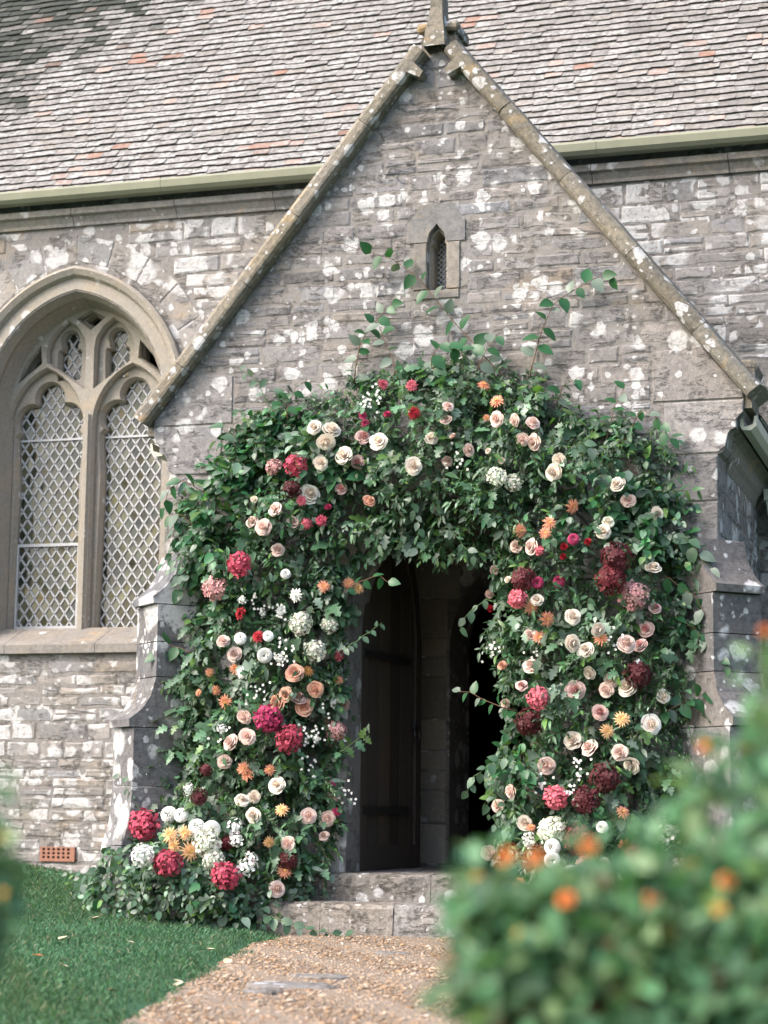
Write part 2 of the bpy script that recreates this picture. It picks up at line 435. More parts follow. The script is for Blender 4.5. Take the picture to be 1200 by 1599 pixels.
for i in range(len(ys)-1):
    for k in range(NW-1): a = i*NW+k; Fq.append((a, a+1, a+NW+1, a+NW))
path = mesh('path', V, Fq, MT['gravel'], smooth=True); path['kind'] = 'structure'
PZ = .026

# ------------------------------------------------------------------ the nave
nave = thing('church_nave', 'stone church nave with lichened tile roof and leaded traceried window', 'church', (-4, D+.3, 0))
def local(o, pts): return pts
nave.location = (0, 0, 0)
AX = -3.79; WW, WC, WS = 1.02, .173, 4.15; WR = WW+WC; ZSILL = 2.30
def arch(t, zb, n=14, w=WW, c=WC, s=WS, ax=0.):
    r = w+c-t; fa = math.acos(min(1, max(-1, c/r))); L = [(ax-(w-t), zb)]
    for i in range(n+1): f = fa*i/n; L.append((ax+c-r*math.cos(f), s+r*math.sin(f)))
    R = [(2*ax-x, z) for x, z in L[:-1][::-1]]
    return L+R
def arch_half(z, t, w=WW, c=WC, s=WS):
    r = w+c-t
    if z <= s: return w-t
    d = r*r-(z-s)**2
    return max(0, math.sqrt(d)-c) if d > c*c else 0
DW, DC, DS = .50, .30, 2.05                      # inner doorway
ZE = 5.70                                        # top of the wall, under the cornice
mb = MB()
hole_w = arch(.20, ZSILL-.14, ax=AX)
hole_d = arch(0, -.2, 10, DW, DC, DS)
solid(mb, [(-6.6, -.4), (6.3, -.4), (6.3, ZE+.3), (-6.6, ZE+.3)], [hole_w, hole_d], D, D+.6)
nwall = mb.build('wall', MT['mortar'], nave)

def nave_block(za, zb):
    zm = (za+zb)/2; out = []
    h = max(arch_half(za, -.30), arch_half(zb, -.30)) if zb > WS-.2 else 1.02
    if ZSILL-.22 < zb and za < 5.65 and h > 0: out.append((AX-h, AX+h))
    if zm < 3.0:
        h = max(arch_half(za, -.02, DW, DC, DS), .0)
        if h > 0: out.append((-h, h))
    if .30 < zb and za < .53 and False: out.append((0, 0))
    if zm < 3.3 and False: out.append((0, 0))
    if abs(zm-.42) < .11: out.append((-3.95, -3.62))
    if za < 3.3: out.append((-1.45, 1.45))
    return out
frN = lambda x, z, d: (x, D-d, z)
pieces = []
def add_piece(P, fr, proud, t, rough=.005, **kw):
    g = stone_geo(P, fr, proud, rough, **kw)
    if g is None: return
    c3 = np.mean(np.array(g[0]), 0); pieces.append((g, t, px_rank(c3, abs(area(P)))))
for P in courses(-6.58, 6.28, .05, ZE-.02, (.075, .15), (.16, .42), nave_block):
    cx = sum(p[0] for p in P)/len(P)
    add_piece(P, frN, rng.uniform(.001, .008), tint(), .0035, wob=.008, inset=.014)
# voussoirs of the relieving arch and the jamb quoins round the window
a1, a2 = arch(-.055, 4.02, 6, ax=AX), arch(-.29, 4.02, 6, ax=AX)
for i in range(len(a1)-1):
    if i == len(a1)//2 - 0 and False: continue
    q = [a1[i], a1[i+1], a2[i+1], a2[i]]; cx = sum(p[0] for p in q)/4; cz = sum(p[1] for p in q)/4
    q = [(x+(cx-x)*.012, z+(cz-z)*.012) for x, z in q]
    q = clip(q, 0, 1, ZE-.03)
    if len(q) > 2: add_piece(q, frN, .004, tint(), .003)
z = ZSILL-.02
while z < 4.0:
    h = rng.uniform(.22, .34); h = min(h, 4.01-z)
    for s in (-1, 1):
        w = rng.uniform(.10, .30)
        q = [(AX+s*.86, z+.004), (AX+s*(.86+.15), z+.004), (AX+s*(.86+.15), z+h-.004), (AX+s*.86, z+h-.004)]
        add_piece(q, frN, .008, tint(), .002, wob=.001)
    z += h
lay_stones(pieces, 'stone', MT['nave'], nwall, 255)
# dressed blocks of the wall inside the porch, round the inner doorway
pieces = []
def inner_block(za, zb):
    h = arch_half(za, -.02, DW, DC, DS); return [(-h, h)] if h > 0 else []
for P in courses(-1.45, 1.45, .40, 3.3, (.24, .34), (.22, .5), inner_block, gap=.007):
    add_piece(P, frN, .006, tint(), .0015, wob=.001)
lay_stones(pieces, 'stone', MT['dressed'], nwall, 60)

# window: hood, reveal, tracery in two orders, leaded lights
win = bpy.data.objects.new('window', None); COL.objects.link(win); win.parent = nave
def sweep(mb, prof, zb, n=14, ax=AX, **kw):
    loft(mb, [[(x, y, z) for x, z in arch(t, zb, n, ax=ax, **kw)] for t, y in prof])
mb = MB(); sweep(mb, [(-.005, D+.01), (-.005, D-.055), (.02, D-.075), (.065, D-.05), (.085, D-.012), (.095, D+.02)], 4.12, 18)
mb.build('hood_mould', MT['dressed'], win)
mb = MB(); sweep(mb, [(.06, D+.03), (.075, D-.004), (.185, D-.010), (.20, D+.01), (.235, D+.10), (.225, D+.16), (.26, D+.27), (.29, D+.36)], ZSILL-.1, 18)
mb.build('arch_moulding', MT['dressed'], win)
def light(s, grow, zb):          # plain pointed head of a main light
    w = .345+grow; c = .20; ap = arch(0, zb, 8, w, c, 4.03, 0)
    return [(AX+s*.40+x, z) for x, z in ap]
def cusped(cx, cz, hw, zr, zb, discs):
    """outline of a cusped light: union of a shaft and foils, sampled round a centre"""
    pts = []
    for k in range(72):
        a = math.radians(-62+k*(304/71.)); dx, dz = math.cos(a), math.sin(a); best = 0
        for r in np.arange(.0, .6, .004):
            x, z = r*dx, r*dz
            if (abs(x) < hw and z+cz < zr) or any((x-ex)**2+(z+cz-ez)**2 < er*er for ex, ez, er in discs): best = r
        pts.append((cx+dx*best, cz+dz*best))
    pts = [p for p in pts if p[1] > zr-.12 or abs(abs(p[0]-cx)-hw) > .02]
    return [(cx+hw, zb)]+pts+[(cx-hw, zb)]
def grow(P, g, cx, cz):
    out = []
    for i in range(len(P)):
        a, b, c = P[i-1], P[i], P[(i+1) % len(P)]
        t = (c[0]-a[0], c[1]-a[1]); L = math.hypot(*t) or 1
        out.append((b[0]+t[1]/L*g, b[1]-t[0]/L*g))
    return out
mainc = [cusped(AX+s*.40, 4.12, .302, 3.98, ZSILL, [(-.165, 4.10, .138), (.165, 4.10, .138), (0, 4.30, .125), (0, 4.12, .175)]) for s in (-1, 1)]
smallc = [cusped(AX+s*.225, 4.66, .095, 4.70, 4.46, [(0, 4.80, .072), (0, 4.72, .06)]) for s in (-1, 1)]
def smallA(s): return [(AX+s*x, z) for x, z in ([(.045, 4.36), (.39, 4.60), (.40, 4.70), (.37, 4.79), (.30, 4.88), (.215, 4.945), (.13, 4.88), (.07, 4.79), (.055, 4.70)])]
def dagger(s): return [(AX+s*x, z) for x, z in ([(.465, 4.60), (.67, 4.44), (.58, 4.61), (.465, 4.735)])]
top = [(AX-.115, 4.965), (AX, 4.875), (AX+.115, 4.965), (AX, 5.025)]
def ccw(P): return P if area(P) > 0 else P[::-1]
Y1 = D+.30; Y2 = D+.375; Y3 = D+.47
outerA = arch(.215, ZSILL-.06, 16, ax=AX)
holesA = [ccw(light(s, 0, ZSILL)) for s in (-1, 1)]+[ccw(smallA(s)) for s in (-1, 1)]+[ccw(dagger(s)) for s in (-1, 1)]+[ccw(top)]
def chamfer_plate(mb, outer, holes, ya, yb, gr, dep):
    """plate whose openings widen towards the front"""
    front = [grow(h, gr, 0, 0) for h in holes]
    T, P = tri_holes(outer, front)
    V = [(x, ya, z) for x, z in P]; Fc = []
    for t in T:
        a, b, d = [P[i] for i in t]; Fc.append(tuple(t) if (b[0]-a[0])*(d[1]-a[1])-(b[1]-a[1])*(d[0]-a[0]) > 0 else tuple(reversed(t)))
    mb.add(V, Fc)
    for h, f in zip(holes, front):
        loft(mb, [[(x, ya, z) for x, z in f], [(x, ya+dep, z) for x, z in h], [(x, yb, z) for x, z in h]], True)
mb = MB(); chamfer_plate(mb, outerA, holesA, Y1, Y2+.02, .018, .035); mb.build('tracery', MT['dressed'], win)
mb = MB(); holesB = [ccw(h) for h in mainc]+[ccw(h) for h in smallc]+[[(x*.8+.2*(AX+s*.53), z*.8+.2*4.58) for x, z in ccw(dagger(s))] for s in (-1, 1)]+[[(x*.6+.4*AX, z*.6+.4*4.955) for x, z in ccw(top)]]
chamfer_plate(mb, outerA, holesB, Y2, Y3+.02, .022, .05); mb.build('cusped_tracery', MT['dressed'], win)
# mullion nosing
mb = MB(); loft(mb, [[(AX-.037, Y1+.004, z), (AX-.016, Y1-.03, z), (AX+.016, Y1-.03, z), (AX+.037, Y1+.004, z)] for z in (ZSILL-.03, 3.2, 4.12)]); mb.build('mullion', MT['dressed'], win)
# sill
mb = MB(); prof = [(D-.05, 2.06), (D-.05, 2.13), (D+.0, 2.16), (D+.31, 2.295), (D+.5, 2.31), (D+.5, 2.05), (D, 2.05)]
for xa, xb in ((-5.05, -4.32), (-4.315, -3.5), (-3.495, -2.55)):
    loft(mb, [[(xa, y, z) for y, z in prof], [(xb, y, z) for y, z in prof]], True); k = len(prof)
    mb.add([(xa, y, z) for y, z in prof], [tuple(range(k))]); mb.add([(xb, y, z) for y, z in prof], [tuple(range(k-1, -1, -1))])
mb.build('sill', MT['ashlar'], win)
# panes: every quarry its own slightly tilted piece of glass
YG = Y3; PW, PH = .095, .137
allholes = mainc+smallc
def near_hole(x, z):
    return any(in_poly(x+dx, z+dz, h) for h in allholes for dx, dz in ((0, 0), (.04, 0), (-.04, 0), (0, .06), (0, -.06)))
npane = 0; restp = MB(); lines = []
cells = []
for r in range(-2, 44):
    for q in range(-10, 11):
        x = AX+(q+(r % 2)*.5)*PW; z = ZSILL+r*PH/2
        if abs(x-AX) < .86 and z < 5.05 and near_hole(x, z): cells.append((x, z))
pane_me = None
def hidden(x, z): a, b = px((x, YG, z)); return not (0 < a < 1200) or (a > 228 and b > 640)
cells.sort(key=lambda c: hidden(*c))
for x, z in cells:
    ty, tz = rng.gauss(0, .035), rng.gauss(0, .03); v = rng.uniform(.3, 1.5)
    g = .003; V = [(x, YG-ty*PW/2*0+tz*PH/2, z+PH/2-g), (x-PW/2+g, YG+ty*PW/2, z), (x, YG-tz*PH/2, z-PH/2+g), (x+PW/2-g, YG-ty*PW/2, z)]
    lowleft = x < AX and z < 3.02
    tcol = (v*1.15, v*.97, v*.8) if rng.random() < (.16 if lowleft else .05) else (v, v, v*.97)
    if npane < 300: mesh('pane', V, [(0, 1, 2, 3)], MT['glass'], win, [tcol]*4); npane += 1
    else: restp.add(V, [(0, 1, 2, 3)], tcol)
if restp.V: restp.build('pane_infill', MT['glass'], win)['kind'] = 'stuff'
mb = MB()
def came(mb, p, q, w=.0058, y=YG-.012, d=.012):
    dx, dz = q[0]-p[0], q[1]-p[1]; L = math.hypot(dx, dz); nx, nz = -dz/L*w, dx/L*w
    mb.add([(p[0]+nx, y, p[1]+nz), (p[0]-nx, y, p[1]-nz), (q[0]-nx, y, q[1]-nz), (q[0]+nx, y, q[1]+nz), (p[0]+2*nx*.8, y+d, p[1]+2*nz*.8), (p[0]-2*nx*.8, y+d, p[1]-2*nz*.8), (q[0]-2*nx*.8, y+d, q[1]-2*nz*.8), (q[0]+2*nx*.8, y+d, q[1]+2*nz*.8)],
           [(0, 1, 2, 3), (0, 3, 7, 4), (2, 1, 5, 6)])
lat = {s: MB() for s in (-1, 1)}
seen = set()
for x, z in cells:
    for sx_ in (-1, 1):
        for a, b in (((x, z+PH/2), (x+sx_*PW/2, z)), ((x, z-PH/2), (x+sx_*PW/2, z))):
            k = (round((a[0]+b[0])*500), round((a[1]+b[1])*500))
            if k in seen: continue
            seen.add(k); came(lat[-1 if x < AX else 1], a, b)
for s in (-1, 1): lat[s].build('lead_lattice', MT['lead'], win)
mb = MB()
for s in (-1, 1): mb.box((AX+s*.40-.32, YG-.026, 3.935), (AX+s*.40+.32, YG-.013, 3.953))
mb.build('saddle_bar', MT['lead'], win)
mb = MB(); xa, xb = AX-.40-.297, AX-.40+.297
for a, b in (((xa, ZSILL+.005), (xb, ZSILL+.03)), ((xa, 3.015), (xb, 3.04)), ((xa, ZSILL+.03), (xa+.02, 3.015)), ((xb-.02, ZSILL+.03), (xb, 3.015))):
    mb.box((a[0], YG-.035, a[1]), (b[0], YG-.014, b[1]))
mb.build('casement_frame', MT['lead'], win)
# backing so no light leaks through the tracery, and the dark church inside
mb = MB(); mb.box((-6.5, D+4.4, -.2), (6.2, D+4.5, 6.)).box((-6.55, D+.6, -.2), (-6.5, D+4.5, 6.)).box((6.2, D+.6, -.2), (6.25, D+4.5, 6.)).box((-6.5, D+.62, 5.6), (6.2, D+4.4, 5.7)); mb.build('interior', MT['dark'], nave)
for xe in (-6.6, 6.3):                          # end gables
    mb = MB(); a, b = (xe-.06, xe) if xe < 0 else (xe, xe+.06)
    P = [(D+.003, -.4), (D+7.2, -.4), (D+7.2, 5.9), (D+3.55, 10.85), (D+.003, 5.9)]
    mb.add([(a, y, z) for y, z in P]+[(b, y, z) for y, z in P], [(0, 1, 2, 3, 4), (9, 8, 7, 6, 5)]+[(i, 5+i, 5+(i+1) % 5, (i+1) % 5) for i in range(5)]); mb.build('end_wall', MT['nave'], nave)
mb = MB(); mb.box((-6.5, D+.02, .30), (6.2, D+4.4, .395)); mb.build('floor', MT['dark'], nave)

# cornice in lengths
def extr_x(mb, prof, xa, xb, c=(1, 1, 1)):
    k = len(prof); A = [(xa, y, z) for y, z in prof]; B = [(xb, y, z) for y, z in prof]
    mb.add(A+B, [(i, (i+1) % k, k+(i+1) % k, k+i) for i in range(k)]+[tuple(range(k-1, -1, -1)), tuple(range(k, 2*k))], c)
x = -6.6
while x < 6.2:
    l = rng.uniform(.75, 1.15); mb = MB()
    extr_x(mb, [(D+.1, 5.69), (D-.03, 5.69), (D-.035, 5.715), (D-.065, 5.76), (D-.10, 5.775), (D-.105, 5.825), (D+.1, 5.83)], x+.003, x+l-.003, tint())
    mb.build('cornice', MT['ashlar'], nave); x += l
mb = MB(); gp = [(D-.23, 5.975), (D-.245, 5.955), (D-.235, 5.90), (D-.205, 5.872), (D-.13, 5.868), (D-.105, 5.90), (D-.10, 5.975), (D-.115, 5.975), (D-.12, 5.90), (D-.2, 5.89), (D-.215, 5.905), (D-.22, 5.975)]
x = -6.6
while x < 6.2: extr_x(mb, gp, x, x+1.827); x += 1.83
mb.build('gutter', MT['gutter'], nave)

# roof: slates/stone tiles one by one
RP = math.radians(54); roof = bpy.data.objects.new('roof', None); COL.objects.link(roof); roof.parent = nave
ry0, rz0 = D-.17, 5.93
def rp(x, s, h): return (x, ry0+s*math.cos(RP)-h*math.sin(RP), rz0+s*math.sin(RP)+h*math.cos(RP))
mb = MB(); mb.add([rp(-7, .05, -.03), rp(7, .05, -.03), rp(7, 6.2, -.03), rp(-7, 6.2, -.03)], [(0, 1, 2, 3)]); mb.build('roof_boards', MT['dark'], roof)
def vnoise(x, y, s):
    return .5+.5*math.sin(x*1.7*s+1.3*math.sin(y*2.1*s+s))*math.cos(y*1.9*s+1.1*math.sin(x*1.3*s+.7*s))
tiles = []
s = 0.; row = 0
while s < 5.4:
    e = .090
    x = -6.7+rng.uniform(0, .16)
    while x < 6.6:
        w = rng.uniform(.11, .19); th = rng.uniform(.012, .019); L = e*2.1; sk = rng.uniform(-.006, .006); dr = rng.uniform(-.013, .010); li = rng.uniform(-.001, .007)
        g = .0008; a, b = x+g, x+w-g
        s0 = s+dr
        th = rng.uniform(.015, .023); g4 = rng.uniform(0, .006); hb = .034+li
        top_ = [rp(a, s0+sk, hb), rp((a+b)/2, s0+rng.uniform(-.006, .004), hb+.002), rp(b, s0-sk, hb+g4), rp(b, s0+L, .006), rp(a, s0+L, .006)]
        low_ = [rp(a, s0+sk+.002, hb-th), rp((a+b)/2, s0+.002, hb-th), rp(b, s0-sk+.002, hb-th)]
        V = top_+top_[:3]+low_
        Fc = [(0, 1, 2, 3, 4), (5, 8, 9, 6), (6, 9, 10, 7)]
        r = rng.random(); g_ = rng.gauss(1, .16)
        dk = max(0, vnoise(x*.55, s*.8, 1.)-.35)
        # upper part near the west end is blackened by moss, east end browner
        pu, pv = px(V[0]); moss = min(1, max(0, 1.75-pu/190-pv/110+rng.gauss(0, .38))) if pu < 420 and pv < 230 else 0
        east = min(1, max(0, (x+.3)/2.0))*.6
        if r < .013: c0 = (.22*g_, .115*g_, .08*g_); lich = .35
        elif r < .03+.14*max(0, 1-s/.5): c0 = (.27*g_, .19*g_, .16*g_); lich = .5
        elif r < .14+.30*east: c0 = (.16*g_, .14*g_, .125*g_); lich = .55
        else: c0 = (.15*g_, .139*g_, .13*g_); lich = max(.2, min(1, rng.gauss(.84-.45*east-.35*dk, .2)))
        if moss > 0: c0 = tuple(v*(1-moss)+m*moss for v, m in zip(c0, (.035, .04, .035))); lich *= 1-.95*moss
        tiles.append((V, Fc, c0, lich, px_rank(V[0], w)*(1.0+.2*max(0, 1-s))*(1 if s < 2.6 else .4)))
        x += w
    s += e; row += 1
tiles.sort(key=lambda t: -t[4])
BUTT = (.045, .043, .040)  # butt ends bare of lichen, shadow between rows painted into the dark colour
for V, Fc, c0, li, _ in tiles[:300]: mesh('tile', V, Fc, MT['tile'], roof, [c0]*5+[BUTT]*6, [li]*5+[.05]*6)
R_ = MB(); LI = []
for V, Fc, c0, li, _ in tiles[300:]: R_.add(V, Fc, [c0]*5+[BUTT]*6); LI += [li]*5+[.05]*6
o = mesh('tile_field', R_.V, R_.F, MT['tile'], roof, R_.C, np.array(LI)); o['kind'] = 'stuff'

# terracotta air brick low in the nave wall
ab = bpy.data.objects.new('air_brick', None); COL.objects.link(ab); ab.parent = nave
ab['label'] = 'terracotta pierced air brick low in the nave wall'
holes = []
for i in range(6):
    for j in range(3):
        cx, cz = -3.925+.02+i*.044, .385+.018+j*.032
        holes.append([(cx+.013*math.cos(a*.7854), cz+.011*math.sin(a*.7854)) for a in range(8)])
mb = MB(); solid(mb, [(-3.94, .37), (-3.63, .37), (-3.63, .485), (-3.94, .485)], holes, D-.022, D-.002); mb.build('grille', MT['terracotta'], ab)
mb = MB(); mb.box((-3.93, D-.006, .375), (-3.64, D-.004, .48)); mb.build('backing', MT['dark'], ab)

# ------------------------------------------------------------------ the porch
porch = thing('church_porch', 'gabled stone porch with open oak door behind the flower arch', 'porch')
PWX = 1.887; ZA = 6.06; SL = 1.245
KN = [(1.887, 3.105), (1.915, 3.118), (1.940, 3.15), (1.950, 3.20), (1.957, 3.235), (1.978, 3.262), (2.010, 3.272), (2.012, 3.33), (2.055, 3.375), (2.062, 3.49)]
OW, OC, OS = .60, .31, 2.1
def zline(x): return ZA-SL*abs(x)
outer = [(-PWX, -.3), (PWX, -.3)]+KN+[(0, ZA)]+[(-x, z) for x, z in KN[::-1]]
SLIT = [(-.048, 4.335), (.048, 4.335), (.048, 4.60), (.052, 4.64), (.030, 4.66), (.034, 4.70), (0, 4.735), (-.034, 4.70), (-.030, 4.66), (-.052, 4.64), (-.048, 4.60)]
SLIT2 = [(-.068, 4.31), (.068, 4.31), (.068, 4.64), (.05, 4.72), (0, 4.775), (-.05, 4.72), (-.068, 4.64)]
odoor = arch(0, -.2, 10, OW, OC, OS)
mb = MB(); solid(mb, outer, [odoor, SLIT2], 0, .42); pwall = mb.build('wall', MT['mortar'], porch)
frP = lambda x, z, d: (x, -d, z)
pieces = []
QL = [(3.775, 4.03), (3.46, 3.77), (3.10, 3.455), (2.80, 3.095)]     # quoin courses
def porch_block(za, zb):
    zm = (za+zb)/2; out = []
    if zb > 4.25 and za < 4.93:
        h = .205 if zm < 4.83 else .205*max(0, (4.93-zm)/.10)
        out.append((-h-.005, h+.005))
    if zm < 3.12:
        h = max(arch_half(za, -.17, OW, OC, OS), 0)
        if h > 0: out.append((-h, h))
    return out
# large ashlar blocks at the kneelers
def quoin(P, **kw): add_piece(P, frP, .010, tuple(v*1.06 for v in tint()), .0015, wob=.0008, inset=.007, **kw)
for s_ in (-1, 1):
    A = [(1.47, 3.465), (2.058, 3.465), (2.058, 3.50), (1.79, 3.825), (1.47, 3.80)]; quoin([(s_*x, z) for x, z in A])
    A = [(1.545, 3.11), (1.895, 3.115)]+KN[2:-1]+[(2.06, 3.455), (1.545, 3.455)]
    quoin([(s_*x, z) for x, z in A])
def qblock(za, zb):
    out = porch_block(za, zb)
    if zb > 3.10 and za < 3.46: out += [(1.54, 3), (-3, -1.54)]
    if zb > 3.46 and za < 3.83: out += [(1.465, 3), (-3, -1.465)]
    return out
# corner blocks below the kneelers
z = .1; k = 0
while z < 3.05:
    h = min(rng.uniform(.24, .34), 3.10-z); l = .52 if k % 2 else .36
    if 3.10-(z+h) < .1: h = 3.10-z
    for s_ in (-1, 1): quoin([(s_*(PWX-l), z+.004), (s_*(PWX-.002), z+.004), (s_*(PWX-.002), z+h-.004), (s_*(PWX-l), z+h-.004)])
    z += h; k += 1
def allblock(za, zb):
    out = qblock(za, zb)
    if za < 3.10: out += [(PWX-.44, 3), (-3, -PWX+.44)]
    return out
sq = math.hypot(1, SL)
for P in courses(-2.06, 2.06, .05, 6.02, (.075, .145), (.15, .40), allblock, [(SL, 1, ZA-.01), (-SL, 1, ZA-.01)]):
    add_piece(P, frP, rng.uniform(.001, .007), tint(), .0035, wob=.007, inset=.014)
lay_stones(pieces, 'stone', MT['porch'], pwall)
# dressed slit window with its surround
sw = bpy.data.objects.new('slit_window', None); COL.objects.link(sw); sw.parent = porch
def block(P, name, par, mat, proud=.012, t=None):
    g = stone_geo(P, frP, proud, .001, .006, .0005); return mesh(name, g[0], g[1], mat, par, [t or tint()]*len(g[0]))
block([(-.2, 4.655), (-.073, 4.655), (-.055, 4.725), (0, 4.785), (.055, 4.725), (.073, 4.655), (.2, 4.655), (.2, 4.80), (.11, 4.92), (-.11, 4.92), (-.2, 4.80)][::1], 'head_stone', sw, MT['ashlar']) if False else None
mb = MB(); solid(mb, [(-.2, 4.655), (-.2, 4.80), (-.11, 4.92), (.11, 4.92), (.2, 4.80), (.2, 4.655), (.070, 4.655), (.052, 4.725), (0, 4.782), (-.052, 4.725), (-.070, 4.655)][::-1], [], -.012, .03, tint()); mb.build('head_stone', MT['ashlar'], sw)
for s_ in (-1, 1):
    block([(s_*.070, 4.32), (s_*.165, 4.32), (s_*.165, 4.651), (s_*.070, 4.651)], 'jamb_stone', sw, MT['ashlar'])
block([(-.16, 4.255), (.16, 4.255), (.16, 4.316), (-.16, 4.316)], 'sill_stone', sw, MT['ashlar'])
mb = MB(); chamfer_plate(mb, [(-.09, 4.3), (.09, 4.3), (.09, 4.8), (-.09, 4.8)], [SLIT], .05, .2, .012, .05); mb.build('cusped_frame', MT['dressed'], sw)
mb = MB(); mb.box((-.09, .2, 4.3), (.09, .21, 4.8)); mb.build('pane', MT['glass'], sw)
mb = MB()
for i in range(-8, 14):
    for sg in (-1, 1):
        p0 = (-.06, 4.33+i*.036 if sg > 0 else 4.33+(i+3)*.036+.0); p1 = (.06, p0[1]+sg*.11)
        if 4.3 < min(p0[1], p1[1]) and max(p0[1], p1[1]) < 4.8: came(mb, p0, p1, .0025, .19, .008)
mb.build('lead_lattice', MT['lead'], sw)

# coping, in lengths, with moulded kneeler ends
def coping(side):
    ux, uz = side*1/sq, -SL/sq                  # down the slope
    nx, nz = side*SL/sq, 1/sq                   # outward
    P0 = (0, ZA+.0)
    prof = [(-.004, .0), (-.085, .0), (-.112, .018), (-.118, .035), (-.116, .085), (-.095, .112), (.10, .135), (.40, .135), (.40, .0)]   # (y, n)
    Ltot = math.hypot(2.09, 2.09*SL); a = .10
    cuts = [a]
    while cuts[-1] < Ltot-.9: cuts.append(cuts[-1]+rng.uniform(.55, .8))
    cuts[-1] = Ltot if Ltot-cuts[-1] < .3 else cuts[-1]
    if cuts[-1] < Ltot: cuts.append(Ltot)
    for i in range(len(cuts)-1):
        sa, sb = cuts[i]+.002, cuts[i+1]-.002; loops = []
        j1, j2 = rng.uniform(-.004, .004), rng.uniform(-.004, .004)
        for sv, j in ((sa, j1), (sa+(sb-sa)*.33, rng.uniform(-.004, .004)), (sa+(sb-sa)*.66, rng.uniform(-.004, .004)), (sb, j2)):
            loops.append([(P0[0]+ux*sv+nx*(n+(j if n > .01 else 0)), y+(j if y < -.05 else 0), P0[1]+uz*sv+nz*(n+(j if n > .01 else 0))) for y, n in prof])
        mb = MB(); t = tint(); loft(mb, loops, True, t); k = len(prof)
        mb.add(loops[0], [tuple(range(k))], t); mb.add(loops[-1], [tuple(range(k-1, -1, -1))], t)
        mb.build('coping_stone', MT['coping'], porch)
for s_ in (-1, 1): coping(s_)
# kneeler corbel blocks carrying the coping ends back along the side walls, eaves cornice, gutter
for s_ in (-1, 1):
    mb = MB(); mb.box((min(s_*1.80, s_*2.13), .012, 3.60), (max(s_*1.80, s_*2.13), .40, 3.66)).box((min(s_*1.80, s_*2.11), .012, 3.40), (max(s_*1.80, s_*2.11), .40, 3.595)); mb.build('kneeler', MT['coping'], porch)
    mb = MB(); mb.tube([(s_*1.9, .10, 3.69), (s_*2.10, .10, 3.69), (s_*2.13, .10, 3.685)], [.05, .05, .03], 10); mb.tube([(s_*2.10, .08, 3.69), (s_*2.10, .40, 3.69)], .045, 8); mb.build('roll_moulding', MT['coping'], porch)
    K = [(1.70, 3.06), (1.889, 3.06)]+KN[1:7]+[(2.010, 3.29), (1.70, 3.29)]
    k = len(K); A = [(s_*x, .425, z) for x, z in K]; B = [(s_*x, D-.002, z) for x, z in K]
    mb = MB(); mb.add(A+B, [(i, (i+1) % k, k+(i+1) % k, k+i) if s_ > 0 else (i, k+i, k+(i+1) % k, (i+1) % k) for i in range(k)]+[tuple(range(k))]); mb.build('eaves_cornice', MT['ashlar'], porch)
    gp = [(2.02, 3.30), (2.035, 3.275), (2.09, 3.27), (2.125, 3.30), (2.13, 3.365), (2.115, 3.365), (2.105, 3.31), (2.05, 3.295), (2.035, 3.365), (2.02, 3.365)]
    k = len(gp); A = [(s_*x, .10, z) for x, z in gp]; B = [(s_*x, D-.03, z-.015) for x, z in gp]
    mb = MB(); mb.add(A+B, [(i, (i+1) % k, k+(i+1) % k, k+i) for i in range(k)]+[tuple(range(k)), tuple(range(2*k-1, k-1, -1))]); mb.build('gutter', MT['gutter_pale'], porch)
    # hopper head and downpipe in the angle with the nave
    hp = [(.10, 3.18), (.10, 3.10), (.085, 3.09), (.075, 2.98), (.045, 2.90), (.04, 2.86)]
    mb = MB(); loops = [[(s_*2.06+a*r, D-.17+b*r*.9, z) for a, b in ((-1, -1), (1, -1), (1, 1), (-1, 1))] for r, z in hp]; loft(mb, loops, True); mb.add(loops[0], [(0, 1, 2, 3)])
    mb.build('hopper_head', MT['gutter_pale'], porch)
    mb = MB(); mb.tube([(s_*2.06, D-.17, 2.9), (s_*2.06, D-.12, 2.75), (s_*2.06, D-.07, 2.6), (s_*2.06, D-.07, gz(s_*2.06, D)-.02)], .04, 10); mb.build('downpipe', MT['gutter_pale'], porch, True)
    # side wall
    mb = MB(); mb.box((min(s_*PWX, s_*1.45), .42, -.3), (max(s_*PWX, s_*1.45), D-.002, 3.2)); sd = mb.build('side_wall', MT['mortar'], porch)
    pieces = []; frS = (lambda y, z, d, s_=s_: (s_*(PWX+d), y, z))
    for P in courses(.02, D-.03, .1, 3.055, (.10, .2), (.25, .55)):
        g = stone_geo(P, frS, rng.uniform(.004, .010), .003)
        if s_ < 0: g = (g[0], [f[::-1] for f in g[1]])
        pieces.append((g, tint(), px_rank(np.mean(np.array(g[0]), 0), abs(area(P)))))
    lay_stones(pieces, 'stone', MT['porch'], sd)
# apex stone and stump of the gable cross
mb = MB(); mb.box((-.125, .02, 5.80), (.125, .34, 6.13)).box((-.105, .04, 6.133), (.105, .30, 6.165)).box((-.13, .02, 6.168), (.13, .34, 6.235)); mb.build('apex_stone', MT['coping'], porch)
mb = MB()
for s_ in (-1, 1): mb.tube([(s_*.02, .0, 6.20), (s_*.135, .0, 6.185), (s_*.15, .0, 6.18)], [.036, .036, .018], 9)
mb.build('apex_roll', MT['coping'], porch)
mb = MB(); loft(mb, [[(-.085*r, -.10*q, z), (.085*r, -.10*q, z), (.085*r, .10, z), (-.085*r, .10, z)] for r, q, z in ((.9, 1.15, 6.02), (.8, 1.05, 6.12), (.62, .8, 6.22), (.5, .6, 6.32), (.5, .6, 6.62))], True)
mb.add([(-.05, -.06, 6.62), (.05, -.06, 6.62), (.05, .1, 6.62), (-.05, .1, 6.62)], [(0, 1, 2, 3)]); mb.build('cross_shaft', MT['coping'], porch)
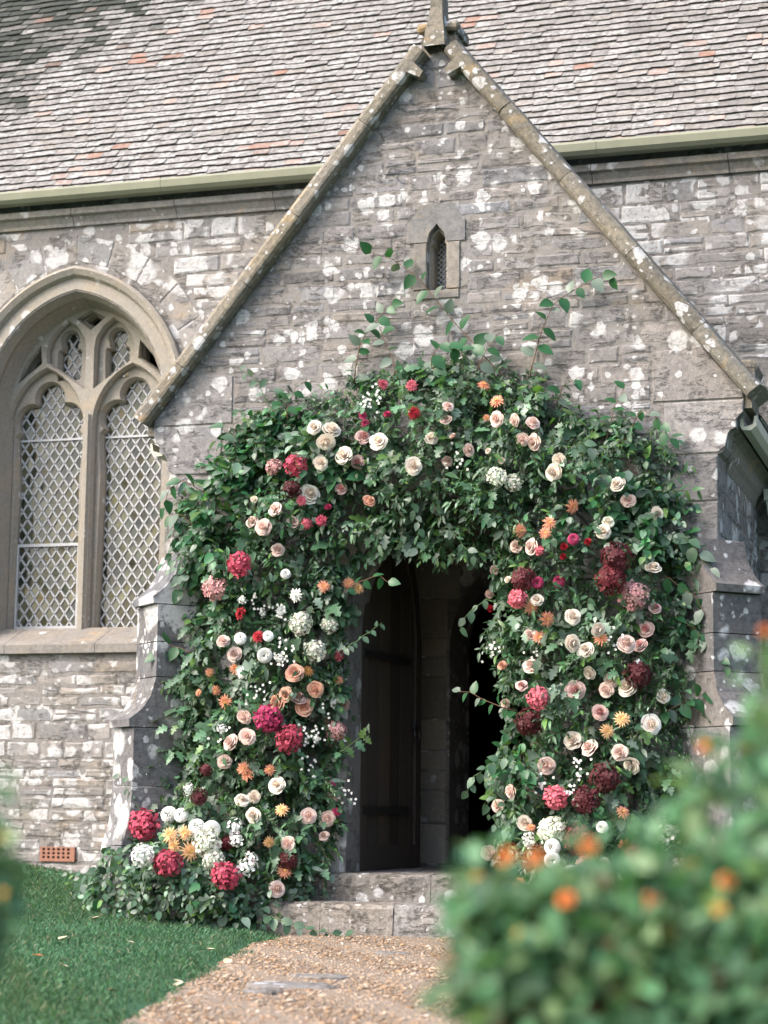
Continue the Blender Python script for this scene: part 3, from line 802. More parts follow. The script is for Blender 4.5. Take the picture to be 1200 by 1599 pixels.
for s_ in (-1, 1):
    mb = MB()
    ux, uz = s_/sq, -SL/sq
    mb.add([(s_*.20-s_*.04, -.12, 5.93), (s_*.20+s_*.02, -.12, 5.86), (s_*.10, -.12, 5.80), (s_*.075, -.12, 5.84), (s_*.16, -.004, 5.93), (s_*.22, -.004, 5.86), (s_*.10, -.004, 5.80), (s_*.075, -.004, 5.84)],
           [(0, 1, 2, 3), (0, 4, 5, 1), (1, 5, 6, 2), (2, 6, 7, 3), (3, 7, 4, 0)])
    mb.build('apex_crocket', MT['coping'], porch)
# porch roof, hidden behind the gable from the path
mb = MB()
for s_ in (-1, 1):
    a = [(0, .40, ZA-.05), (s_*2.08, .40, ZA-.05-SL*2.08), (s_*2.08, D+1.2, ZA-.05-SL*2.08), (0, D+1.2, ZA-.05)]
    b = [(x, y, z-.12) for x, y, z in a]; mb.add(a+b, [(0, 1, 2, 3), (7, 6, 5, 4), (0, 4, 5, 1), (1, 5, 6, 2), (2, 6, 7, 3)])
mesh('porch_roof', mb.V, mb.F, MT['tile'], porch, [(.2, .18, .16)]*len(mb.V), .5)
pt = MB(); PLI = []
for s_ in (-1, 1):
    sv = .0; Ls = math.hypot(2.1, 2.1*SL)
    while sv < Ls-.05:
        y = .42+rng.uniform(0, .1)
        while y < D+.35:
            w = rng.uniform(.12, .19); t0, t1 = max(.02, Ls-sv-.19), Ls-sv
            f = lambda t, y, n: (s_*(t/sq+n*SL/sq), y, ZA-.05-SL*t/sq+n/sq)
            pt.add([f(t1, y, .04), f(t1, y+w-.002, .04), f(t0, y+w-.002, .006), f(t0, y, .006), f(t1, y, .018), f(t1, y+w-.002, .018)], [(0, 1, 2, 3), (0, 4, 5, 1)], tuple(v*rng.gauss(1, .15) for v in (.15, .139, .13))); PLI += [rng.uniform(.4, 1)]*6; y += w
        sv += .09
mesh('tile_field', pt.V, pt.F, MT['tile'], porch, pt.C, np.array(PLI))['kind'] = 'stuff'
# outer doorway: chamfered jamb stones and voussoirs
dw = bpy.data.objects.new('doorway', None); COL.objects.link(dw); dw.parent = porch
NZ = 7
def arch_lr(t, zb): return arch(t, zb, 10, OW, OC, OS)
def vous(loA, hiA, side_pts_prev=None):
    pass
prof = [(-.16, .02), (-.16, -.013), (-.055, -.013), (-.005, .05), (.0, .26)]      # (t, y)
loopsall = [[(x, y, z) for x, z in arch_lr(t, .40)] for t, y in prof]
npt = len(loopsall[0]); mid = npt//2
# jambs cut into stones
for s_ in (0, 1):
    z = .40
    while z < OS-.02:
        h = min(rng.uniform(.28, .42), OS-z)
        if OS-(z+h) < .12: h = OS-z
        mb = MB(); sgn = -1 if s_ == 0 else 1
        L = [[(sgn*(OW-t), y, zz) for zz in ((z+.003), (z+h-.003))] for t, y in prof]
        loft(mb, L, False, tint()); mb.build('jamb_stone', MT['dressed'], dw); z += h
ii = 1
while ii < npt-2:
    jj = min(ii+2, npt-2); mb = MB()
    L = [[lp[k] for k in range(ii, jj+1)] for lp in loopsall]; loft(mb, L, False, tint()); mb.build('voussoir', MT['dressed'], dw); ii = jj
# door leaf: planks, stiles, straps, ring handle; opened inwards
door = bpy.data.objects.new('door', None); COL.objects.link(door); door.parent = porch
door.location = (-.645, .30, .405); door.rotation_euler = (0, 0, math.radians(86.5))
LW = 1.22; half = LW/2
def leaf_top(x): return arch_half_z(abs(x-half))
def arch_half_z(d):
    w, c, s = half, .35, 1.62; r = w+c; return s+math.sqrt(max(0, r*r-(d+c)**2))
xs = [0, .20, .40, .61, .82, 1.02, LW]
for i in range(6):
    a, b = xs[i]+.004, xs[i+1]-.004; m = (a+b)/2; t = tint()
    poly = [(a, 0), (b, 0)]+[(b+(a-b)*q/4, leaf_top(b+(a-b)*q/4)) for q in range(5)]
    mb = MB(); solid(mb, poly, [], -.03, .03, t); mb.build('plank', MT['timber'], door)
mb = MB()
for q in range(-1, 2, 2):
    E_ = [(x, leaf_top(x)) for x in np.linspace(0, LW, 17)]; I_ = [(half+(x-half)*.86, z-.09) for x, z in E_]
    loft(mb, [[(x, q*.031, z) for x, z in E_], [(x, q*.05, z) for x, z in E_], [(x, q*.05, z) for x, z in I_], [(x, q*.031, z) for x, z in I_]])
mb.build('arched_rail', MT['timber'], door)
for xa in (0., LW-.11): mb = MB(); mb.box((xa, -.05, 0), (xa+.11, -.031, 1.62)); mb.build('stile', MT['timber'], door)
mb = MB(); mb.box((.112, -.048, .0), (LW-.112, -.031, .16)); mb.build('bottom_rail', MT['timber'], door)
for z in (.38, 1.45): mb = MB(); mb.box((.02, -.06, z), (.95, -.0505, z+.05)); mb.build('hinge_strap', MT['iron'], door)
mb = MB(); mb.tube([(LW-.16+.0, -.085, .98+.06*math.cos(a)) if False else (LW-.16+.05*math.sin(a), -.075, .95+.06*math.cos(a)) for a in np.linspace(0, 6.1, 13)], .008, 6); mb.box((LW-.185, -.075, 1.0), (LW-.135, -.0505, 1.05)); mb.build('ring_handle', MT['iron'], door)
# steps and floor
def step_blocks(name, xs, y0, y1, z0, z1, nose=.02):
    st = bpy.data.objects.new(name, None); COL.objects.link(st); st.parent = porch
    for a, b in zip(xs[:-1], xs[1:]):
        mb = MB(); n = 7; L = []
        for i in range(n):
            x = a+.002+(b-a-.004)*i/(n-1); j = lambda q=.008: rng.uniform(-q, q)
            L.append([(x, y0+.008+j(.004), z0), (x, y0+j(), z0+(z1-z0)*.5), (x, y0+.004+j(.009), z1-.030), (x, y0+.022+j(.006), z1-.006+j(.004)), (x, y0+.07, z1+j(.003)), (x, y1, z1)])
        t = tint(); loft(mb, L, False, t); mb.add([p for p in L[0]]+[(L[0][0][0], y1, z0)], [tuple(range(7))[::-1]], t); mb.add([p for p in L[-1]]+[(L[-1][0][0], y1, z0)], [tuple(range(7))], t)
        mb.build('step_stone', MT['step'], st)
step_blocks('lower_step', [-1.05, -.62, -.13, .42, 1.0], -.46, -.04, -.1, .222)
step_blocks('upper_step', [-.80, .02, .80], -.13, .46, .223, .402)
mb = MB(); mb.box((-1.45, .462, .1), (1.45, D-.003, .398)); mb.build('porch_floor', MT['step'], porch)
# diagonal buttresses in dressed courses
BP = [(.40, -.2), (.40, .52), (.395, .56), (.375, .62), (.35, .70), (.338, .80), (.33, .95), (.33, 1.345), (.362, 1.350), (.366, 1.40), (.33, 1.425), (.27, 1.475), (.215, 1.56), (.18, 1.69), (.18, 2.185), (.213, 2.19), (.217, 2.237), (.18, 2.262), (.12, 2.315), (.06, 2.40), (.01, 2.55)]
for s_ in (-1, 1):
    bt = bpy.data.objects.new('buttress', None); COL.objects.link(bt); bt.parent = porch
    o = Vector((s_*.7071, -.7071, 0)); t_ = Vector((.7071, s_*.7071, 0)); c0 = Vector((s_*PWX, 0, 0))
    cuts = [-.2, .24, .56, .95, 1.345, 1.69, 1.93, 2.185, 2.55]
    for a, b in zip(cuts[:-1], cuts[1:]):
        pr_ = [p for p in BP if a-.001 <= p[1] <= b+.001]
        if pr_[0][1] > a+.002: pr_ = [(np.interp(a, [q[1] for q in BP], [q[0] for q in BP]), a)]+pr_
        if pr_[-1][1] < b-.002: pr_ = pr_+[(np.interp(b, [q[1] for q in BP], [q[0] for q in BP]), b)]
        pr_ = [(q, z+(.003 if i == 0 else (-.003 if i == len(pr_)-1 else 0))) for i, (q, z) in enumerate(pr_)]
        poly = [(-.30, pr_[0][1])]+pr_+[(-.30, pr_[-1][1])]
        wide = [(-.19, .19)] if len(pr_) > 2 or b-a < .2 else [(-.19, .19)]
        for wa, wb in wide:
            k = len(poly); A = [c0+o*q+t_*wa+Vector((0, 0, z)) for q, z in poly]; B = [c0+o*q+t_*wb+Vector((0, 0, z)) for q, z in poly]
            Fc = [(i, (i+1) % k, k+(i+1) % k, k+i) for i in range(k)]+[tuple(range(k-1, -1, -1)), tuple(range(k, 2*k))]
            if s_ > 0: Fc = [f[::-1] for f in Fc]
            mb = MB(); mb.add(A+B, Fc, tint()); mb.build('stone', MT['buttress'], bt)

# ------------------------------------------------------------------ flower arch
farch = thing('flower_arch', 'tall arch of green foliage built round the church doorway', 'flower arch')
YP = -.22
AO = np.array([ony(a, b, YP)[[0, 2]] for a, b in ARCH_OUT])
def poly_info(x, z):
    """inside flag and distance to outline for arrays"""
    x = np.atleast_1d(x); z = np.atleast_1d(z); ins = np.zeros(len(x), bool); dist = np.full(len(x), 9.)
    n = len(AO)
    for i in range(n):
        ax_, az_ = AO[i]; bx_, bz_ = AO[(i+1) % n]
        cond = ((az_ > z) != (bz_ > z)); xx = (bx_-ax_)*(z-az_)/(bz_-az_+1e-12)+ax_; ins ^= cond & (x < xx)
        t = np.clip(((x-ax_)*(bx_-ax_)+(z-az_)*(bz_-az_))/((bx_-ax_)**2+(bz_-az_)**2), 0, 1)
        dist = np.minimum(dist, np.hypot(x-ax_-t*(bx_-ax_), z-az_-t*(bz_-az_)))
    return ins, dist
def surf(x, z):
    ins, d = poly_info(x, z); d = np.where(ins, d, 0)
    base = np.clip((.75-z)/.75, 0, 1)
    lump = .10*np.sin(x*7.3+z*3.1)*np.sin(z*8.7-x*2.2)+.05*np.sin(x*17.+z*5.)*np.sin(z*15.-x*6.)
    return .10+(.34+lump)*(1-np.exp(-d/.16))+(.30+.34*np.clip((-x-1.0)/.5, 0, 1)*np.clip(d/.05, 0, 1))*base**.8
def surf1(x, z): return float(surf(np.array([x]), np.array([z]))[0])
def on_surf(a, b, extra=0.):
    y = -.3
    for _ in range(4): P = ony(a, b, y); y = -(surf1(P[0], P[2])+extra)
    return ony(a, b, y)

# leaf shapes: (verts, faces) lying along +Y, up +Z
def leaf_shape(L, Wd, n=4, fold=.25, curl=.25, tipw=.0, lob=0):
    V = [(0, 0, 0)]; Fc = []
    rows = []
    for i in range(1, n):
        t = i/n; w = Wd*math.sin(math.pi*t**.75)**.8*(1+(lob*math.cos(i*math.pi)))/2
        z = -curl*L*t*t; y = L*t
        rows.append((len(V), len(V)+1, len(V)+2)); V += [(-w, y, z+fold*w), (0, y, z), (w, y, z+fold*w)]
    tip = len(V); V.append((0, L, -curl*L))
    a, b, c = rows[0]; Fc += [(0, b, a), (0, c, b)]
    for (a, b, c), (d, e, f) in zip(rows[:-1], rows[1:]): Fc += [(a, b, e), (a, e, d), (b, c, f), (b, f, e)]
    a, b, c = rows[-1]; Fc += [(a, b, tip), (b, c, tip)]
    return np.array(V), np.array(Fc)
SH = {'broad': leaf_shape(.102, .070, 4, .22, .22), 'small': leaf_shape(.046, .022, 3, .2, .15), 'oval': leaf_shape(.068, .044, 4, .15, .18),
      'lance': leaf_shape(.080, .027, 4, .25, .3), 'lobed': leaf_shape(.115, .066, 7, .15, .25, lob=.38), 'fern': leaf_shape(.034, .010, 3, .1, .1), 'big': leaf_shape(.15, .11, 5, .25, .28)}
GREEN = {'broad': (.028, .108, .042), 'small': (.044, .110, .052), 'oval': (.060, .122, .074), 'lance': (.050, .118, .056), 'lobed': (.060, .130, .072), 'fern': (.044, .114, .042), 'big': (.07, .130, .08)}
PALE = (.175, .235, .190)
def rot_to(d, up):
    """columns: side, dir, normal"""
    d = d/np.linalg.norm(d); s = np.cross(d, up); s /= (np.linalg.norm(s)+1e-9); n = np.cross(s, d); return np.stack([s, d, n], 1)
class Leaves:
    def __init__(s): s.V, s.F, s.C, s.k = [], [], [], 0
    def put(s, sh, R, p, sc, c):
        V, Fc = SH[sh]; v = (V*sc)@R.T+p; s.V.append(v); s.F.append(Fc+s.k); s.C.append(np.repeat(np.asarray(c)[None], len(v), 0)); s.k += len(v)
    def stem(s, pts, r, c):
        mbx = MB(); mbx.tube(pts, r, 3)
        v = np.array(mbx.V); f = [t for q in mbx.F if len(q) == 4 for t in ((q[0], q[1], q[2]), (q[0], q[2], q[3]))]
        s.V.append(v); s.F.append(np.array(f)+s.k); s.C.append(np.repeat(np.asarray(c)[None], len(v), 0)); s.k += len(v)
    def build(s, name, mat, parent):
        return mesh(name, np.concatenate(s.V), np.concatenate(s.F), mat, parent, np.concatenate(s.C), smooth=True)
def leafcol(kind, pale=.16):
    g = np.array(GREEN[kind]); v = max(.45, NR.normal(1, .28)); c = g*v
    if NR.random() < pale: k = NR.uniform(.4, 1.); c = c*(1-k)+np.array(PALE)*NR.uniform(.6, 1.1)*k
    elif NR.random() < .13: c = np.array((.085, .17, .045))*v
    return c
def sprig(Lv, kind, p, d, length, nleaf, sc, pale):
    bright = float(np.clip(NR.lognormal(0, .38), .5, 2.2)); pale = pale*2.4 if NR.random() < .3 else pale*.4
    d = d/np.linalg.norm(d); side = np.cross(d, (NR.normal(), NR.normal(), NR.normal())); side /= np.linalg.norm(side)+1e-9
    droop = np.array((0, 0, -1.))*.35
    pts = [p+d*length*t+droop*length*t*t for t in (0, .35, .7, 1.)]
    Lv.stem(pts, [.0025, .002, .0016, .001], (.07, .075, .03))
    for i in range(nleaf):
        t = (i+.6)/nleaf; q = p+d*length*t+droop*length*t*t; td = d+2*droop*t
        out = (side if i % 2 else -side)*NR.uniform(.6, 1.1)+NR.normal(0, .25, 3)
        if i == nleaf-1: out *= .2
        ld = td/np.linalg.norm(td)*NR.uniform(.4, .9)+out; ld[2] -= NR.uniform(0, .5)
        up = np.array((NR.normal(0, .45)-.05, -.75+NR.normal(0, .4), .75+NR.normal(0, .35)))
        Lv.put(kind, rot_to(ld, up), q, sc*NR.lognormal(0, .28)*(1-.3*t), leafcol(kind, pale)*bright)
KINDS = ['broad', 'oval', 'small', 'lance', 'lobed', 'fern']
LV = {k: Leaves() for k in KINDS}
x0, x1 = AO[:, 0].min(), AO[:, 0].max(); z0, z1 = AO[:, 1].min(), AO[:, 1].max()
N = 7600
X = NR.uniform(x0, x1, N); Z = NR.uniform(max(z0, .05), z1, N); ins, dist = poly_info(X, Z)
S = surf(X, Z)
inner = (np.abs(X-.05) < .72) & (Z < 2.75)
rim = (~ins) & ~inner & (dist < .13) & (NR.random(N) < .55*np.exp(-dist/.05)) & (Z > .5)
for i in np.nonzero(ins | rim)[0]:
    x, z, d, s_ = X[i], Z[i], dist[i], S[i]
    u = NR.random()
    depth = s_*(1-.62*u*u)-.05                       # most sprigs near the outer face
    if math.sin(x*9.+z*4.)*math.sin(z*11.-x*5.) > .42 and z > .5: depth = max(.04, depth-.15)      # hollows between the sprays
    y = -depth
    if z < gz(x, y)+.03: continue
    h = 1.3*math.sin(x*2.3+1.1)*math.cos(z*1.9+.4)+.9*math.sin(z*3.7+x*1.3)+NR.normal(0, .55)
    kind = KINDS[int(np.clip((h+2.0)/4.0*6, 0, 5))]
    if x < -.8 and 1.0 < z < 2.2 and x < -1.35 and NR.random() < .45: kind = 'lobed'
    if x < -1.2 and z > 2.1 and NR.random() < .5: kind = 'broad'
    if z < .45 and NR.random() < .6: kind = 'oval'
    # direction: outwards, away from the nearest axis of the arch, spread
    out = np.array((NR.normal(0, .55), -.65+NR.normal(0, .35), NR.normal(.05, .55)))
    if d < .14:
        e = 1e-2; gxn = (poly_info(x+e, z)[1][0]-poly_info(x-e, z)[1][0]); gzn = (poly_info(x, z+e)[1][0]-poly_info(x, z-e)[1][0]); gnorm = math.hypot(gxn, gzn)+1e-9
        sg = 1 if ins[i] else -1; out[0] -= sg*.9*gxn/gnorm; out[2] -= sg*.9*gzn/gnorm
    par = {'broad': (.17, 5, .8), 'oval': (.16, 7, .85), 'small': (.13, 12, .95), 'lance': (.17, 8, .9), 'lobed': (.16, 5, .8), 'fern': (.18, 20, 1.1)}[kind]
    if d < .13 and inner[i]: out[0] *= .2; out[2] = -.2
    elif d < .13 and NR.random() < .42: par = (par[0]*NR.uniform(1.5, 2.6), int(par[1]*1.9), par[2])
    p = np.array((x, y, z))-out/np.linalg.norm(out)*par[0]*.6
    sprig(LV[kind], kind, p, out, par[0]*NR.uniform(.8, 1.25), par[1], par[2], .34 if kind in ('oval', 'lobed') else .2)
for k in KINDS:
    nm = {'broad': 'beech_foliage', 'oval': 'eucalyptus_foliage', 'small': 'pittosporum_foliage', 'lance': 'ruscus_foliage', 'lobed': 'oak_foliage', 'fern': 'fern_foliage'}[k]
    o = LV[k].build(nm, MT['leaf'], farch); o['kind'] = 'stuff'
# wire frame inside
mb = MB()
for xx in (-1.35, -1.0, 1.0, 1.35):
    mb.tube([(xx, -.12, gz(xx, -.12)-.02), (xx, -.12, 1.6), (xx*.93, -.12, 2.4), (xx*.6, -.12, 2.95), (0, -.12, 3.2)], .012, 6)
for zz in (.6, 1.2, 1.8, 2.3):
    for s_ in (-1, 1): mb.tube([(s_*.96, -.12, zz), (s_*1.37, -.12, zz)], .008, 5)
mb.build('wire_frame', MT['iron'], farch)

# branches that reach out of the mass: each with its own leaves
LEAFME = {}
def leaf_me(kind, k):
    if (kind, k) not in LEAFME:
        V, Fc = SH[kind]; me = bpy.data.meshes.new('leaf'); me.from_pydata([tuple(v) for v in V], [], [tuple(f) for f in Fc])
        a = me.color_attributes.new('col', 'FLOAT_COLOR', 'POINT'); c = np.ones((len(V), 4), np.float32); c[:, :3] = leafcol(kind, .0) if k < 3 else np.array(PALE)*.8; a.data.foreach_set('color', c.ravel())
        me.shade_smooth(); me.materials.append(MT['leaf']); LEAFME[(kind, k)] = me
    return LEAFME[(kind, k)]
BR = [([(800, 600), (745, 545), (690, 480), (650, 430), (610, 402), (575, 395), (530, 378), (497, 378)], 17, 'broad', .95, -.10, (.12, .80)),
      ([(825, 590), (845, 520), (865, 470), (885, 460), (935, 430), (962, 432)], 15, 'broad', .95, -.12, (.1, 1.)),
      ([(553, 610), (560, 545), (575, 515), (610, 475), (645, 470)], 14, 'broad', .9, -.10, (.1, .85)),
      ([(680, 590), (672, 560), (690, 535), (725, 548)], 10, 'broad', 1., -.2, (.1, 1.)),
      ([(740, 590), (760, 545), (780, 520)], 7, 'broad', .9, -.15, (.1, 1.)),
      ([(430, 650), (400, 592), (372, 575)], 7, 'oval', .85, -.12, (.3, 1.)),
      ([(448, 720), (448, 640), (462, 605), (482, 592)], 11, 'broad', .8, -.14, (.1, 1.)),
      ([(945, 690), (958, 640), (972, 612), (978, 602)], 8, 'broad', .7, -.14, (.1, 1.)),
      ([(975, 690), (1000, 640), (1030, 655), (1050, 690)], 10, 'broad', .8, -.16, (.1, 1.)),
      ([(1000, 770), (1045, 752), (1075, 735), (1082, 722)], 7, 'lance', .9, -.14, (.1, 1.)),
      ([(1010, 780), (1050, 765), (1095, 765)], 9, 'lance', 1., -.16, (.2, 1.)),
      ([(1040, 840), (1075, 840), (1100, 880), (1120, 905)], 9, 'big', .62, -.18, (.1, 1.)),
      ([(1050, 960), (1090, 985), (1115, 1020), (1140, 1042)], 11, 'broad', .8, -.2, (.1, 1.)),
      ([(1040, 1110), (1075, 1095), (1105, 1080)], 9, 'broad', .9, -.2, (.1, 1.)),
      ([(800, 950), (760, 935), (728, 960), (718, 985)], 8, 'oval', .9, -.3, (.2, 1.)),
      ([(800, 1110), (760, 1095), (735, 1082), (714, 1078)], 9, 'broad', .7, -.3, (.2, 1.)),
      ([(800, 1180), (770, 1190), (742, 1212), (728, 1240)], 9, 'oval', 1., -.3, (.2, 1.)),
      ([(535, 925), (560, 908), (590, 898), (612, 912)], 6, 'broad', .7, -.3, (.3, 1.)),
      ([(535, 1015), (570, 992), (598, 972)], 9, 'oval', .7, -.3, (.3, 1.)),
      ([(530, 1175), (558, 1155), (580, 1143)], 8, 'lobed', .6, -.3, (.3, 1.)),
      ([(320, 770), (285, 748), (262, 765), (256, 800)], 9, 'broad', .95, -.2, (.1, 1.)),
      ([(310, 830), (280, 800), (268, 850)], 8, 'broad', .95, -.2, (.1, 1.)),
      ([(300, 1020), (265, 1005), (245, 1025)], 7, 'broad', .9, -.2, (.1, 1.)),
      ([(250, 1330), (225, 1275), (200, 1235), (182, 1203)], 10, 'oval', .6, -.35, (.2, 1.)),
      ([(250, 1375), (190, 1352), (140, 1360), (128, 1385)], 12, 'oval', 1.1, -.45, (.2, 1.)),
      ([(420, 1430), (470, 1448), (515, 1458), (545, 1460)], 14, 'oval', 1.0, -.62, (.1, 1.)),
      ([(670, 770), (690, 810), (722, 850), (745, 872)], 11, 'oval', .9, -.32, (.1, 1.)),
      ([(640, 770), (655, 820), (652, 862)], 11, 'oval', 1.0, -.34, (.1, 1.)),
      ([(785, 1270), (768, 1240), (775, 1215)], 6, 'oval', .7, -.32, (.2, 1.)),
      ([(360, 720), (345, 690), (350, 660)], 6, 'big', .6, -.2, (.1, 1.)),
      ([(900, 700), (905, 690), (930, 700)], 5, 'big', .55, -.42, (.1, 1.)),
      ]
nleaf_total = 0
BR += [([(620, 590), (612, 560), (600, 530), (590, 500)], 6, 'broad', .85, -.14, (.2, 1.)), ([(870, 630), (880, 600), (905, 590)], 5, 'broad', .8, -.14, (.2, 1.)), ([(1040, 900), (1085, 930), (1100, 960)], 5, 'broad', .8, -.2, (.2, 1.))]
for pts, nl, kind, sc, y, (ta, tb) in BR:
    W3 = [Vector(ony(a, b, y)) for a, b in pts]
    back = Vector(ony(*pts[0], y)); back.y = min(-.08, y+.14); W3 = [back]+W3
    seg = [0]
    for a, b in zip(W3[:-1], W3[1:]): seg.append(seg[-1]+(b-a).length)
    def at(t):
        d = t*seg[-1]
        for i in range(len(seg)-1):
            if d <= seg[i+1]+1e-9: k = (d-seg[i])/max(1e-6, seg[i+1]-seg[i]); return W3[i].lerp(W3[i+1], k), (W3[i+1]-W3[i]).normalized()
        return W3[-1], (W3[-1]-W3[-2]).normalized()
    sm = [at(t)[0]+Vector((rng.gauss(0, .003), rng.gauss(0, .003), rng.gauss(0, .003))) for t in np.linspace(0, 1, 14)]
    mb = MB(); mb.tube(sm, list(np.linspace(.0045, .0015, 14)), 5); br = mb.build('branch', MT['stem'] if kind == 'broad' else MT['greenstem'], farch, True)
    for i in range(nl):
        if nleaf_total >= 310: break
        t = ta+(tb-ta)*(i+.5)/nl; p, d = at(t); sd = Vector((-d.z, 0, d.x))*(1 if i % 2 else -1)
        ld = d*.5+sd*rng.uniform(.5, 1.)+Vector((0, rng.gauss(-.2, .3), -rng.uniform(.2, .9)))
        up = np.array((rng.gauss(0, .4), -.8, rng.gauss(.6, .4)))
        R = rot_to(np.array(ld), up); Mx = Matrix([list(R[r])+[0] for r in range(3)]+[[0, 0, 0, 1]])
        o = obj('leaf', leaf_me(kind, rng.choice((0, 1, 2, 2, 3))), br)
        s_ = sc*rng.uniform(.9, 1.35); o.matrix_local = Matrix.Translation(p) @ Mx @ Matrix.Scale(s_, 4); nleaf_total += 1

# ------------------------------------------------------------------ flowers
def petal_grid(a, hw, R, zb, zt, close, lip, ruff, r, nu=4, nv=5):
    V = []; Fc = []; tw = r.gauss(0, .12); ph = r.uniform(0, 6.28)
    for i in range(nu+1):
        s = i/nu
        for j in range(nv):
            t = -1+2*j/(nv-1); ss = s*(1-.13*t*t)
            rad = R*(.12+.88*math.sin(min(1., ss*1.15)*1.5708)**.8)*(1-close*ss**3)+lip*R*ss**5
            z = zb+(zt-zb)*ss**1.1-lip*1.1*ss**6+ruff*math.sin(t*4+ph)*ss**3
            an = a+hw*t*(.6+.4*math.sin(ss*1.8))+tw*ss; V.append((rad*math.cos(an), rad*math.sin(an), z))
    for i in range(nu):
        for j in range(nv-1): k = i*nv+j; Fc.append((k, k+1, k+nv+1, k+nv))
    return V, Fc
def rose_mesh(seed, openness=1.):
    r = random.Random(seed); inn, out = MB(), MB()
    #      n   R    top  half  close lip
    lay = [(2, .13, .66, 1.7, .5, .0), (3, .23, .68, 1.15, .30, .05), (4, .35, .66, .90, .18, .10), (5, .49, .58, .74, .08, .16), (5, .64, .45, .72, .0, .22), (6, .80, .26, .62, .0, .26), (5, .93, .02, .66, .0, .22)]
    for li, (n, R, H, hw, cl, lp) in enumerate(lay):
        a0 = r.uniform(0, 6.28)
        for k in range(n):
            H2 = H*r.uniform(.92, 1.06)+r.gauss(0, .035 if li < 4 else .07)
            g = petal_grid(a0+6.283*k/n+r.gauss(0, .14), hw*r.uniform(.85, 1.12), R*r.uniform(.90, 1.10)*(.8+.2*openness), H2-.52, H2, cl, lp*openness*.8, .05, r)
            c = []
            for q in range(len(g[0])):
                f = (q//5)/4.; sh = .50+.50*min(1., f*1.15)**1.5; c.append((sh**.55, sh, sh*.98))  # deeper pigment at the petal base, crease shade painted in with it
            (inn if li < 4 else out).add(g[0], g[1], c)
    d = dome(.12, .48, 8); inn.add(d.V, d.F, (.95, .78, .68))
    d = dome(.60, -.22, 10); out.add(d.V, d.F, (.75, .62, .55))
    return inn, out
def dahlia_mesh(seed, n=13, layers=5, width=.16, curl=.25, tipc=(1, 1, 1), basec=(1, .8, .5)):
    r = random.Random(seed); mb = MB()
    for li in range(layers):
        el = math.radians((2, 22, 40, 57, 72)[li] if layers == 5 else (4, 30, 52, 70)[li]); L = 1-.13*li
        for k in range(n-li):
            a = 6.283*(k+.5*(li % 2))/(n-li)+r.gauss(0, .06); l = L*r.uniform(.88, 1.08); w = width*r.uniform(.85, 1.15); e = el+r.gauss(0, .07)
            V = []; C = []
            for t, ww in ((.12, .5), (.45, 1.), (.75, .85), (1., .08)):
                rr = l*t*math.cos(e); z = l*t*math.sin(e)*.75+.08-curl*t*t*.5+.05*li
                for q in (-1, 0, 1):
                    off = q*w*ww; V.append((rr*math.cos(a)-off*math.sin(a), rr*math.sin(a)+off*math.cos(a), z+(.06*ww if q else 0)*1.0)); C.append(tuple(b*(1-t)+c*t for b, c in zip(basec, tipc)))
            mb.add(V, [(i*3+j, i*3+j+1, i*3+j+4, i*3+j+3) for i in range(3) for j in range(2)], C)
    return mb
def dome(r, z, n=10, c=(1, 1, 1)):
    mb = MB(); V = [(0, 0, z+r*.6)]; Fc = []
    for i in range(1, 4):
        for k in range(n): a = 6.283*k/n; V.append((r*math.sin(i*.52)*math.cos(a), r*math.sin(i*.52)*math.sin(a), z+r*.6*math.cos(i*.52)))
    for k in range(n):
        Fc.append((0, 1+k, 1+(k+1) % n))
        for i in range(2): Fc.append((1+i*n+k, 1+(i+1)*n+k, 1+(i+1)*n+(k+1) % n, 1+i*n+(k+1) % n))
    mb.add(V, Fc, c); return mb
def pompon_mesh(seed, N=110, low=-.35):
    r = random.Random(seed); mb = MB()
    for i in range(N):
        z = 1-(1-low)*(i+.5)/N; a = 2.39996*i; rr = math.sqrt(1-z*z); d = Vector((rr*math.cos(a), rr*math.sin(a), z)); s = Vector((-math.sin(a), math.cos(a), 0)); u = d.cross(s)
        w = .15+.06*(1-z)/2; c = r.uniform(.82, 1.05)
        p = d*.62; q = d*.98-u*.02
        V = [p-s*w*.6, p+s*w*.6, q+s*w-u*.10+d*.0, q+d*.03-u*.20, q-s*w-u*.10, d*.84+u*.03]
        mb.add(V, [(0, 5, 4), (0, 1, 5), (1, 2, 5), (5, 2, 3), (5, 3, 4)], (c, c, c))
    return mb
